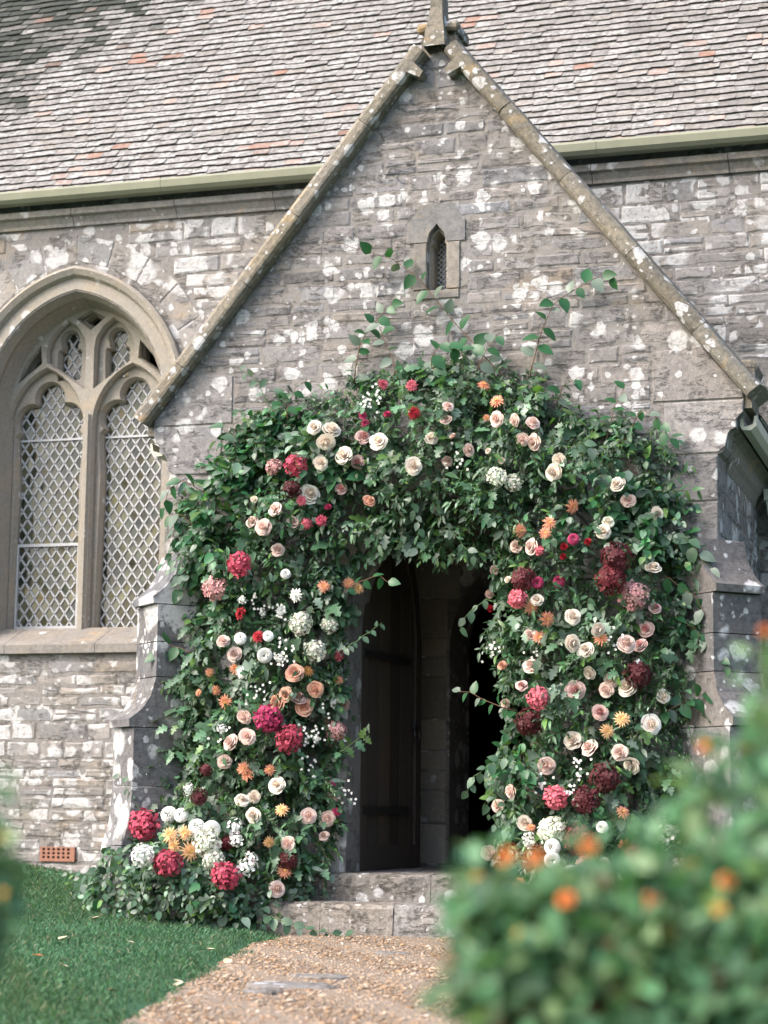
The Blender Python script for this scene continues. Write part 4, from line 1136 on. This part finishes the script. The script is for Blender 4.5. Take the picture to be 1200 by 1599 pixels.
def hydrangea_mesh(seed, N=150, low=-.45, sx=1., petals=4, size=.165, ell=(1, 1, .92), core=.80, loose=0.):
    r = random.Random(seed); mb = MB()
    for i in range(N):
        z = 1-(1-low)*(i+.5)/N; a = 2.39996*i+r.gauss(0, .1); rr = math.sqrt(max(0, 1-z*z)); d = Vector((rr*math.cos(a), rr*math.sin(a), z))
        rad = 1+r.gauss(0, .07)-loose*r.random(); p = Vector((d.x*ell[0], d.y*ell[1], d.z*ell[2]))*rad
        s = d.orthogonal().normalized(); s = (s+d.cross(s)*r.gauss(0, 1)).normalized(); u = d.cross(s); tilt = Vector((r.gauss(0, .42), r.gauss(0, .42), r.gauss(0, .42)))
        d2 = (d+tilt).normalized(); s = (s-d2*s.dot(d2)).normalized(); u = d2.cross(s); v = r.uniform(.72, 1.12); sz = size*r.uniform(.8, 1.15)
        hue = r.gauss(0, .05)
        for k in range(petals):
            b = 6.283*k/petals; e = s*math.cos(b)+u*math.sin(b); f = d2.cross(e)
            V = [p, p+e*sz*.45+f*sz*.46+d2*.03, p+e*sz*.92+f*sz*.30+d2*.015, p+e*sz*.92-f*sz*.30+d2*.015, p+e*sz*.45-f*sz*.46+d2*.03]
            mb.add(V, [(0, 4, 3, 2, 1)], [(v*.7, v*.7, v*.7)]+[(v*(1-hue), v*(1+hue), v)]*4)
    if core:
        g = dome(core, 0, 12); mb.add([(x*ell[0], y*ell[1], (z/.6-.25)*ell[2]*.9) for x, y, z in g.V], g.F, (.35, .42, .32))
    return mb
def to_me(mb, name, mat):
    me = bpy.data.meshes.new(name); me.from_pydata([tuple(v) for v in mb.V], [], mb.F)
    a = me.color_attributes.new('col', 'FLOAT_COLOR', 'POINT'); c = np.ones((len(me.vertices), 4), np.float32); c[:, :3] = np.array([tuple(x) for x in mb.C]); a.data.foreach_set('color', c.ravel())
    me.shade_smooth(); me.materials.append(mat); return me
PC = {'cream': (.80, .76, .66), 'white': (.82, .82, .78), 'blush': (.74, .60, .54), 'mauve': (.60, .44, .41), 'peach': (.72, .44, .33), 'coral': (.66, .30, .205), 'apricot': (.74, .46, .27), 'red': (.36, .022, .035),
      'pink': (.62, .15, .19), 'magenta': (.42, .045, .125), 'raspberry': (.46, .070, .115), 'dusty': (.60, .33, .32), 'burgundy': (.105, .025, .030), 'russet': (.16, .028, .035), 'ivory': (.72, .74, .62), 'amber': (.55, .26, .10)}
PM = {k: petal_mat('petal_'+k, v) for k, v in PC.items()}
PM['disc'] = petal_mat('flower_disc', (.62, .42, .08), .1, 0.); PM['greenish'] = petal_mat('flower_heart', (.45, .42, .12), .1, 0.)
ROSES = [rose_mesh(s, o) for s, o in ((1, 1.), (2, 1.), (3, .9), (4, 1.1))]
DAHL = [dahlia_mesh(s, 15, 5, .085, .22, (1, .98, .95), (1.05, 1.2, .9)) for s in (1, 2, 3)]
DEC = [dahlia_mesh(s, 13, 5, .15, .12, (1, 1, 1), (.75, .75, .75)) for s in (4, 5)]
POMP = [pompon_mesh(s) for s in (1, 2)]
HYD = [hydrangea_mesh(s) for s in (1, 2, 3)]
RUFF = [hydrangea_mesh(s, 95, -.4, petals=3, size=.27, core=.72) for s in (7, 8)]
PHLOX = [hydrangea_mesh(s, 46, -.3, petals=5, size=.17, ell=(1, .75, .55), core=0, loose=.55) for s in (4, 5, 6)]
BUD = rose_mesh(9, .6)
MEC = {}
def fme(key, fn):
    if key not in MEC: MEC[key] = fn()
    return MEC[key]
STEM = MB(); STEM.tube([(0, 0, -.15), (0.05, 0, -1.2), (0, .1, -2.4)], [.06, .05, .05], 5); STEM_ME = to_me(STEM, 'stem', MT['greenstem'])
NAMEC = {'cream': 'cream white', 'white': 'pure white', 'blush': 'blush pink', 'mauve': 'dusky mauve', 'peach': 'warm peach', 'coral': 'coral orange', 'apricot': 'pale apricot', 'red': 'deep red', 'pink': 'rose pink',
         'magenta': 'bright magenta', 'raspberry': 'raspberry red', 'dusty': 'faded pink', 'burgundy': 'dark burgundy', 'russet': 'wine red', 'ivory': 'greenish ivory', 'amber': 'burnt amber'}
WORD = {'rose': 'rose', 'bud': 'rose bud', 'cactus': 'spiky dahlia', 'dahlia': 'full dahlia', 'pompon': 'pompon dahlia', 'hydrangea': 'hydrangea head', 'carnation': 'ruffled carnation', 'phlox': 'loose phlox cluster'}
OBN = {'rose': 'rose', 'bud': 'rose_bud', 'cactus': 'spiky_dahlia', 'dahlia': 'dahlia', 'pompon': 'pompon_dahlia', 'hydrangea': 'hydrangea', 'carnation': 'carnation', 'phlox': 'phlox'}
CATN = {'rose': 'rose', 'bud': 'rose bud', 'cactus': 'dahlia', 'dahlia': 'dahlia', 'pompon': 'dahlia', 'hydrangea': 'hydrangea', 'carnation': 'carnation', 'phlox': 'phlox'}
def region(u, v):
    if v > 1225 and u < 460: return 'in the flower heap by the lawn', 'in the flower heap by the lawn'+(', beside the buttress' if u < 285 else (' near the path' if u > 375 else ''))
    if v > 1225 and u < 620: return 'at the pillar foot beside the steps', 'at the pillar foot beside the steps, '+('higher up' if v < 1300 else 'lower down')
    if v > 1225: return 'behind the orange-flowered bush', 'low behind the orange-flowered bush'+(' near the steps' if u < 860 else '')
    if v < 690 or (v < 830 and 500 < u < 800):
        return 'above the doorway', ('in the upper rim of the arch' if v < 640 else 'above the doorway')+(' towards the leaded window' if u < 590 else (' towards the porch gutter' if u > 790 else ' under the slit window'))
    a, b = ((265, 545), 'window-side pillar') if u < 640 else ((760, 1080), 'gutter-side pillar')
    t = (u-a[0])/(a[1]-a[0]); t = t if u < 640 else 1-t
    h = 'high' if v < 870 else ('midway' if v < 1060 else 'low'); e = 'doorway edge' if t > .68 else ('outer edge' if t < .33 else 'middle')
    return 'on the '+b, f'{h} on the {e} of the {b}'
R3 = 3
def flower(u, v, r, kind, colr, lab, rg):
    P = on_surf(u, v, rng.uniform(-.025, .025)); sc = r*(np.linalg.norm(P-CAM)/F)
    if P[2] < gz(P[0], P[1])+sc: P[2] = gz(P[0], P[1])+sc
    ins, d = poly_info(P[0], P[2]); lat = np.array((P[0]-(-1.15 if P[0] < -.3 else (1.1 if P[0] > .5 else P[0])), 0, 0))
    face = Vector((.22+.35*lat[0]+rng.gauss(0, .36), -1, .20+rng.gauss(0, .34))).normalized()
    o = thing(OBN[kind], lab, CATN[kind], tuple(P+np.array(face)*sc*.15), f"{NAMEC[colr]} {WORD[kind]}s {rg}")
    q = face.to_track_quat('Z', 'Y'); o.rotation_mode = 'QUATERNION'; o.rotation_quaternion = q @ Matrix.Rotation(rng.uniform(0, 6.28), 3, 'Z').to_quaternion(); o.scale = (sc, sc, sc)
    i = rng.randrange(4)
    if kind in ('rose', 'bud'):
        src = ROSES[i] if kind == 'rose' else BUD
        ic = {'cream': 'cream', 'white': 'cream', 'blush': 'blush', 'mauve': 'dusty', 'peach': 'peach'}.get(colr, colr)
        obj('outer_petals', fme((kind, i, colr, 'o'), lambda: to_me(src[1], 'outer_petals', PM[colr])), o); obj('inner_petals', fme((kind, i, ic, 'i'), lambda: to_me(src[0], 'inner_petals', PM[ic])), o)
    elif kind in ('cactus', 'dahlia'):
        src = DAHL[i % 3] if kind == 'cactus' else DEC[i % 2]
        obj('petals', fme((kind, i % 3 if kind == 'cactus' else i % 2, colr), lambda: to_me(src, 'petals', PM[colr])), o)
        obj('centre', fme(('disc', kind, colr), lambda: to_me(dome(.16, .42 if kind == 'cactus' else .5), 'centre', PM['disc'] if kind == 'cactus' else PM[colr])), o)
    elif kind == 'pompon': obj('petals', fme((kind, i % 2, colr), lambda: to_me(POMP[i % 2], 'petals', PM[colr])), o)
    else:
        src = {'hydrangea': HYD[i % 3], 'carnation': RUFF[i % 2], 'phlox': PHLOX[i % 3]}[kind]
        obj('florets', fme((kind, i % 3 if kind != 'carnation' else i % 2, colr), lambda: to_me(src, 'florets', PM[colr])), o)
    obj('stem', STEM_ME, o)
# tables: (crop x0, y0, scale), rows (u, v, radius, kind, colour)
K = {'R': 'rose', 'U': 'bud', 'C': 'cactus', 'D': 'dahlia', 'P': 'pompon', 'H': 'hydrangea', 'N': 'carnation', 'X': 'phlox'}
FL = [((250, 550, .2917), """830 403 38 R cream;918 415 45 R cream;888 480 45 R cream;985 552 48 R cream;860 592 38 R cream;800 760 52 R cream;1172 478 48 R cream;1088 455 40 R mauve;1060 590 36 R mauve;620 840 38 R blush;495 908 34 R blush;
557 940 44 R blush;710 912 35 R blush;632 1058 35 R blush;970 730 32 R mauve;505 790 22 U cream;1120 797 34 R peach;728 607 54 H raspberry;430 1140 60 H raspberry;615 620 42 H dusty;755 795 32 D pink;1085 343 26 D magenta;1100 383 28 D magenta;
1190 175 34 D pink;900 828 20 U magenta;785 920 28 N pink;865 903 34 D raspberry;710 735 45 N burgundy"""),
 ((550, 550, .2917), """320 180 34 D pink;333 328 38 D red;187 333 22 U magenta;705 185 38 C coral;780 268 42 C coral;722 355 24 C coral;513 290 28 R blush;503 360 29 R blush;775 357 38 R blush;872 363 32 R blush;968 378 35 R blush;913 467 32 R blush;975 480 40 R blush;
625 523 32 R blush;510 585 30 R blush;540 450 20 U blush;328 610 45 R cream;1110 577 36 R cream;1082 643 46 R cream;425 465 35 R cream;728 528 17 U cream;800 578 20 U cream;770 675 50 H ivory;862 700 44 H ivory;1175 825 44 C coral;1055 920 42 C coral;
1035 970 36 C coral;897 957 42 C coral;880 1040 33 R blush;960 1040 40 R blush;1000 1065 26 N pink;1185 1003 30 P magenta;1135 1040 22 U red;763 1165 26 U blush"""),
 ((800, 550, .2917), """565 705 40 R cream;622 793 37 R blush;776 863 34 R cream;513 910 32 R ivory;488 963 39 R cream;405 1015 22 U red;275 1095 20 U red"""),
 ((250, 850, .2917), """298 238 58 N dusty;673 160 26 P white;733 272 40 D white;650 353 30 D white;430 508 32 P white;580 493 28 P white;562 595 39 P white;440 690 32 D white;437 372 38 D red;530 497 36 D red;878 228 38 C coral;1010 212 36 C coral;1058 240 38 C apricot;
757 428 58 H ivory;905 435 42 H ivory;825 575 54 H ivory;338 520 35 R blush;400 588 36 R blush;720 690 48 R peach;835 775 42 R peach;632 847 47 R peach;675 803 36 R peach;737 823 40 R mauve;772 870 44 R peach;452 925 37 R blush;468 1030 42 R blush;380 1060 42 R blush;
347 1165 35 R blush;982 853 35 R mauve;948 1000 46 N dusty;952 593 30 N pink;405 675 40 C coral;268 685 26 C coral;305 780 32 C coral;355 842 42 C coral;210 795 22 C coral;790 683 35 C amber;957 728 27 C coral;573 937 68 H magenta;688 1040 68 H raspberry;440 300 32 X white;555 370 30 X white;
640 610 34 X white;840 1040 30 X white;330 985 36 X white;925 850 24 X white"""),
 ((750, 850, .3333), """640 65 66 N burgundy;605 165 62 N russet;205 165 50 N burgundy;372 180 29 P magenta;270 180 28 P magenta;180 255 42 H pink;235 293 40 C coral;312 350 40 C coral;278 440 37 C coral;565 450 42 C coral;665 823 42 C apricot;592 877 38 C apricot;720 247 62 N dusty;810 110 34 R cream;
433 342 37 R cream;553 400 35 R cream;430 465 39 R cream;497 493 34 R cream;513 603 29 R cream;690 670 44 R cream;855 712 32 R cream;800 845 44 R white;435 920 42 R cream;235 425 30 R blush;820 300 30 R mauve;777 397 34 R mauve;686 467 39 R blush;752 473 32 R mauve;240 570 35 R blush;
615 637 32 R blush;592 680 35 R blush;445 685 42 R mauve;195 665 28 R mauve;562 787 35 R mauve;513 953 39 R blush;655 977 37 R blush;310 1035 40 R blush;68 123 22 U blush;45 233 22 U blush;130 165 18 U cream;265 262 30 R cream;275 720 50 H pink;232 830 58 N burgundy;740 610 56 N burgundy;
715 1035 38 R cream;48 300 18 U red;105 570 24 U peach;120 745 24 U blush;740 555 22 X white"""),
 ((120, 1150, .3667), """292 375 58 H raspberry;390 548 54 H raspberry;633 597 54 H raspberry;280 510 44 H white;555 460 54 H ivory;583 530 42 H ivory;398 335 34 P white;448 337 29 P white;513 390 34 P white;575 393 35 P white;670 390 55 X white;680 445 42 X white;720 560 52 X white;300 280 50 X white;
480 225 36 X white;745 520 34 X white;400 422 38 C apricot;465 410 35 C apricot;422 465 35 C apricot;482 488 46 C apricot;712 137 32 C coral;733 165 34 C coral;823 145 28 C coral;875 315 31 C apricot;820 448 28 C apricot;885 578 34 C coral;553 143 24 N burgundy;520 258 32 N burgundy;900 525 38 N burgundy;
640 455 26 N russet;630 107 29 R blush;757 258 27 R cream;988 338 30 R blush;1068 350 30 R blush;1097 248 27 R blush;900 455 30 R blush;853 650 34 R blush;1053 425 22 R blush;703 273 30 R cream;755 335 32 R cream;853 207 33 R cream;1107 323 24 D magenta;1083 212 22 D magenta"""),
 ((700, 1150, .375), """650 172 56 N burgundy;575 265 50 N burgundy;445 255 45 H pink;208 290 27 R blush;262 230 27 R blush;318 360 29 R cream;165 485 30 R blush;435 398 54 H ivory;437 460 32 P white;433 515 32 P white;513 582 46 P white;740 568 34 P white;825 583 33 P white;645 378 24 P white;650 530 24 R cream;
545 430 56 N russet;725 320 32 C coral;740 455 34 C coral;345 382 22 C coral;300 610 26 C coral;785 500 46 H pink;570 540 36 N dusty;890 430 60 X white;960 545 52 X white;330 430 42 X white;785 452 24 R cream;930 400 45 X white""")]
SPEC = []
for (x0_, y0_, s_), rows in FL:
    for row_ in rows.replace('\n', '').split(';'):
        u, v, r, k, c_ = row_.split(); SPEC.append((x0_+float(u)*s_, y0_+float(v)*s_, float(r)*s_*1.04, K[k], c_))
LABS = [f"{NAMEC[c_]} {WORD[k]} {region(u, v)[1]}" for u, v, r, k, c_ in SPEC]
for i, (u, v, r, k, c_) in enumerate(SPEC):
    lab = LABS[i]
    if LABS.count(lab) > 1:                      # look-alikes: name the different bloom each one touches
        near = sorted((math.hypot(u-a, v-b), NAMEC[cc], WORD[kk]) for a, b, q, kk, cc in SPEC if (kk, cc) != (k, c_))[0]
        art = 'an' if near[1][0] in 'aeiou' else 'a'; more = f"{lab}, beside {art} {near[1]} {near[2].split()[-1] if near[2] != 'rose bud' else 'bud'}"
        if near[0] < 62 and len(more.split()) <= 16: lab = more
    flower(u, v, r, k, c_, lab, region(u, v)[0])
# tiny white filler blossom through the arch
mb = MB(); spots_ = [(395, 945), (440, 955), (438, 1028), (447, 1015), (345, 1140), (478, 1145), (492, 1152), (530, 1150), (405, 1080), (515, 1100), (585, 620), (572, 635), (700, 700), (715, 720), (835, 1010), (958, 1005), (905, 1195), (850, 1225), (895, 1240), (770, 1010), (480, 1195), (545, 1240)]
for q in range(len(spots_)*13):
    u, v = spots_[q % len(spots_)]; P = on_surf(u+NR.normal(0, 9), v+NR.normal(0, 9), .015); p = Vector(P)
    for k in range(5):
        b = 1.2566*k+NR.random(); e = Vector((math.cos(b), -.3, math.sin(b)))*.0085; f = Vector((-math.sin(b), 0, math.cos(b)))*.005
        mb.add([p, p+e*.7+f, p+e*1.2, p+e*.7-f], [(0, 1, 2, 3)])
mb.build('filler_blossom', PM['white'], farch)['kind'] = 'stuff'

# ------------------------------------------------------------------ lawn grass, gravel, litter
NB = 190000
bx = NR.uniform(-5.2, 1.2, NB*2); by = NR.uniform(-7.5, D-.02, NB*2)
c = path_c(np.minimum(by, -.4)); edge = c-.90+.07*np.sin(by*5.1)+.05*np.sin(by*11.3)+NR.normal(0, .05, NB*2)
keep = (bx < edge) & ~((bx > -PWX-.1) & (by > -.1)) & (NR.random(NB*2) < np.clip(1.25-(by+7.5)/22, .4, 1)); bx, by = bx[keep][:NB], by[keep][:NB]
def blades(bx, by, hmin, hmax):
    n = len(bx); bz = ground_z(bx, by); h = NR.uniform(hmin, hmax, n)*(.8+.4*np.sin(bx*3+by*2.)**2); a = NR.uniform(0, 6.283, n); lean = NR.uniform(.2, 1.1, n)*h; w = NR.uniform(.0013, .0027, n)
    la = NR.uniform(0, 6.283, n); ca, sa = np.cos(a), np.sin(a)
    V = np.empty((n, 4, 3)); V[:, 0] = np.stack([bx-ca*w, by-sa*w, bz-.004], 1); V[:, 1] = np.stack([bx+ca*w, by+sa*w, bz-.004], 1)
    V[:, 2] = np.stack([bx+ca*w*.7+np.cos(la)*lean*.45, by+sa*w*.7+np.sin(la)*lean*.45, bz+h*.7], 1); V[:, 3] = np.stack([bx+np.cos(la)*lean, by+np.sin(la)*lean, bz+h], 1)
    Fq = np.arange(n*4).reshape(n, 4)
    patch = .5+.5*np.sin(bx*1.9+1.3*np.sin(by*1.4))*np.cos(by*1.7+np.sin(bx*2.2))
    g = NR.normal(1, .36, n).clip(.35, 2.2)[:, None]*(np.array((.080, .185, .108))[None]*(1-patch[:, None]*.35)+np.array((.03, .03, 0.))[None]*patch[:, None]*.5)
    dry = NR.random(n) < .06; g[dry] = np.array((.22, .22, .14))
    return V.reshape(-1, 3), Fq, np.repeat(g, 4, 0)
V, Fq, Cc = blades(bx, by, .014, .036)
gr = mesh('grass', V, Fq, MT['grass'], None, Cc); gr['kind'] = 'stuff'; tag(gr, 'short mown lawn grass beside the gravel path', 'grass')
# stray tufts under the rose bush side
n2_ = 26000; bx = NR.uniform(.9, 5.0, n2_); by = NR.uniform(-12, D, n2_); c = path_c(np.minimum(by, -.4)); k_ = (bx > c+.93) & ~((bx < 2.1) & (by > -.5)); V, Fq, Cc = blades(bx[k_], by[k_], .02, .06)
gr = mesh('grass', V, Fq, MT['grass'], None, Cc); gr['kind'] = 'stuff'; tag(gr, 'lawn grass round the foot of the orange-flowered bush', 'grass')
# gravel grains
NG = 24000; gy_ = -.47-NR.random(NG)**.8*7.2; t = NR.uniform(-1, 1, NG); gx_ = path_c(np.minimum(gy_, -.4))+t*.92
r_ = NR.lognormal(math.log(.0048), .45, NG).clip(.002, .016)
base8 = np.array([(1, 0, 0), (-1, 0, 0), (0, 1, 0), (0, -1, 0), (0, 0, 1), (0, 0, -1)], float); F8 = np.array([(0, 2, 4), (2, 1, 4), (1, 3, 4), (3, 0, 4), (2, 0, 5), (1, 2, 5), (3, 1, 5), (0, 3, 5)])
an = NR.uniform(0, 6.283, NG); Vg = base8[None]*r_[:, None, None]*NR.uniform(.6, 1.5, (NG, 6, 1)); Vg[:, :, 2] *= .55; el = NR.uniform(1, 2.2, NG); Vg[:, :, 0] *= el[:, None]
ca, sa = np.cos(an)[:, None], np.sin(an)[:, None]; xr = Vg[:, :, 0]*ca-Vg[:, :, 1]*sa; yr = Vg[:, :, 0]*sa+Vg[:, :, 1]*ca
Vg = np.stack([xr+gx_[:, None], yr+gy_[:, None], Vg[:, :, 2]+PZ+.002-.03*np.abs(t[:, None])**6], 2)
pal = np.array([(.86, .76, .68)])*np.array([(.33, .275, .21), (.40, .35, .29), (.26, .205, .15), (.20, .12, .07), (.34, .245, .16), (.44, .41, .37)]); Cg = pal[NR.choice(6, NG, p=[.3, .2, .2, .08, .14, .08])]*NR.normal(1, .15, (NG, 1)).clip(.6, 1.4)
Mg = Mat('gravel_grain', .9, .15); Mg.base(Mg.attr('col'))
gv = mesh('gravel', Vg.reshape(-1, 3), (F8[None]+6*np.arange(NG)[:, None, None]).reshape(-1, 3), Mg.m, None, np.repeat(Cg, 6, 0)); gv['kind'] = 'stuff'; tag(gv, 'loose buff gravel and litter on the path', 'gravel')
# flat stones worn into the path
for (a, b, wx, wy, lab) in ((455, 1537, .22, .15, 'large flat pale stone worn flush in the gravel path'), (412, 1546, .10, .08, 'small flat pale stone beside the larger one in the path'), (500, 1523, .16, .09, 'thin flat pale stone in the path towards the steps'), (612, 1487, .10, .07, 'small flat stone in the path just below the steps')):
    P = onz(a, b, PZ+.01); n = 13; L = []
    for rr, zz in ((1., -.02), (.97, .006), (.85, .012)): L.append([(wx*rr*math.cos(6.283*k/n)*(1+.18*math.sin(k*2.1+a)), wy*rr*math.sin(6.283*k/n)*(1+.18*math.cos(k*1.7+b)), zz) for k in range(n)])
    mb = MB(); loft(mb, L, True); mb.add(L[-1], [tuple(range(n))]); o = mb.build('path_stone', MT['step'], loc=(P[0], P[1], PZ)); tag(o, lab, 'stone', 'flat stones worn into the path')
# fallen leaves and petals on the lawn
LM = [plain('fallen_leaf_brown', (.30, .13, .05), .8), plain('fallen_leaf_straw', (.50, .42, .28), .8)]
for i, (a, b, k) in enumerate([(70, 1488, 0), (105, 1505, 1), (168, 1540, 0), (285, 1555, 0), (300, 1548, 0), (268, 1525, 1), (140, 1432, 1), (60, 1400, 1), (215, 1470, 1), (275, 1535, 1), (92, 1463, 1), (320, 1478, 1), (350, 1500, 1)]):
    P = onz(a, b, .1)
    for _ in range(6): P = onz(a, b, gz(P[0], P[1])+.035)
    V, Fc = leaf_shape(.07, .045, 4, .3, -.2); o = mesh('fallen_leaf', [tuple(v) for v in V], [tuple(f) for f in Fc], LM[k], None, [(1, 1, 1)]*len(V), loc=tuple(P-np.array((0, 0, .012)))); o.rotation_euler = (rng.gauss(0, .3), rng.gauss(0, .3), rng.uniform(0, 6.28))
    tag(o, ('curled brown leaf fallen on the lawn' if k == 0 else 'pale straw coloured leaf fallen on the lawn'), 'fallen leaf', ('brown leaves fallen on the lawn' if k == 0 else 'straw leaves fallen on the lawn'))

# ------------------------------------------------------------------ foreground bushes (out of focus)
def bush(name, label, spots, base, nl, flowers, dist, seed, leafsc=.8):
    """spots: (u, v, radius px) clouds of leaves at a distance from the camera"""
    o = thing(name, label, 'bush', (0, 0, 0)); R = np.random.default_rng(seed); L = Leaves()
    tot = sum(r*r for _, _, r, _ in spots)
    gb = gz(*base)
    for (u, v, r, dd) in spots:
        c = CAM+ray(u, v)*(dist+dd); rw = r*(dist+dd)/F
        top_ = Vector(c); b0 = Vector((base[0]+R.normal(0, .06), base[1]+R.normal(0, .06), gb-.02))
        mid_ = b0.lerp(top_, .55)+Vector((R.normal(0, .05), R.normal(0, .05), .06)); mb = MB(); mb.tube([b0, mid_, top_, top_+Vector((R.normal(0, .02), R.normal(0, .02), rw*.8))], [.008, .006, .004, .002], 6); mb.build('stem', MT['greenstem'], o, True)
        for _ in range(int(nl*r*r/tot*(1 if v > 1435 else (.42 if v > 1335 else .26)))):
            d = R.normal(0, 1, 3); d /= np.linalg.norm(d); p = c+d*rw*R.random()**.4; q = p+R.normal(0, .01, 3)
            ld = d*.6+R.normal(0, .6, 3); up = np.array((R.normal(0, .5), R.normal(-.3, .4), 1.))
            col_ = np.array((.072, .170, .082))*max(.4, R.normal(1, .35))
            if R.random() < .22: col_ = np.array((.21, .31, .16))*R.uniform(.7, 1.2)
            if R.random() < .04: col_ = np.array((.16, .09, .05))
            L.put('oval', rot_to(ld, up), q, leafsc*R.uniform(.7, 1.2), col_)
    f = L.build('foliage', MT['bushleaf'], o); f['kind'] = 'stuff'
    for (u, v, r, dd, colr) in flowers:
        c = CAM+ray(u, v)*(dist+dd-.06); sc = r*.85*(dist+dd)/F
        fl = obj('flower', fme(('bushfl', colr), lambda: to_me(ROSES[1][1], 'flower', PM[colr])), o); fl.location = tuple(c); fl.scale = (sc,)*3
        fl.rotation_euler = Vector((-.2+R.normal(0, .3), -1, .6)).to_track_quat('Z', 'Y').to_euler(); obj('flower_heart', fme(('bushfli', colr), lambda: to_me(ROSES[1][0], 'flower_heart', PM[colr])), fl)
        mb = MB(); st0 = Vector(c); mb.tube([st0, st0+Vector((R.normal(0, .02), .03, -.10)), st0+Vector((R.normal(0, .03), .06, -.22))], .0025, 5); mb.build('flower_stalk', MT['greenstem'], o)
    return o
PM['orange'] = petal_mat('petal_orange', (.66, .215, .06)); PM['yellow'] = petal_mat('petal_yellow', (.65, .42, .10))
c_ = CAM+ray(1080, 1599)*2.65
bush('rose_bush', 'leafy green bush with small orange flowers in front of the church path',
     [(760, 1400, 62, .1), (800, 1470, 75, 0), (760, 1540, 60, -.1), (850, 1400, 60, .1), (900, 1470, 95, 0), (870, 1570, 100, -.1), (960, 1390, 62, .1), (1000, 1480, 110, 0), (1000, 1590, 120, -.1), (1060, 1330, 70, .15), (1100, 1420, 105, 0),
      (1120, 1540, 120, -.1), (1160, 1310, 80, .1), (1200, 1440, 120, 0), (1220, 1570, 130, -.1), (1075, 1250, 55, .2), (1130, 1200, 62, .2), (1190, 1170, 60, .15), (1215, 1250, 70, .1), (930, 1330, 38, .2), (745, 1345, 34, .15), (1195, 1010, 26, .2), (1190, 1080, 24, .2), (1290, 1300, 120, 0), (1300, 1500, 140, 0), (740, 1440, 36, 0), (1000, 1300, 36, .2)],
     (c_[0], c_[1]), 5200, [(790, 1338, 15, 0, 'orange'), (836, 1341, 16, 0, 'orange'), (921, 1322, 14, 0, 'orange'), (884, 1404, 15, 0, 'orange'), (1019, 1405, 15, 0, 'orange'), (1134, 1376, 16, 0, 'orange'), (1027, 1468, 14, 0, 'orange'), (1080, 1350, 12, .1, 'yellow'), (748, 1372, 11, .1, 'yellow'),
                       (812, 1458, 11, 0, 'yellow'), (1125, 1420, 12, -.05, 'yellow'), (1195, 985, 10, .15, 'orange'), (1100, 1165, 9, .2, 'orange')], 2.55, 5, .62)
c_ = CAM+ray(-60, 1599)*2.55
bush('border_shrub', 'small leafy shrub at the lawn edge across from the rose bush', [(-12, 1225, 26, .1), (-14, 1290, 34, .0), (-8, 1350, 36, 0), (-18, 1410, 30, 0), (-70, 1330, 70, 0), (-75, 1450, 80, 0)], (c_[0], c_[1]), 900, [(2, 1305, 8, 0, 'yellow'), (4, 1395, 8, 0, 'yellow')], 2.55, 9, .5)
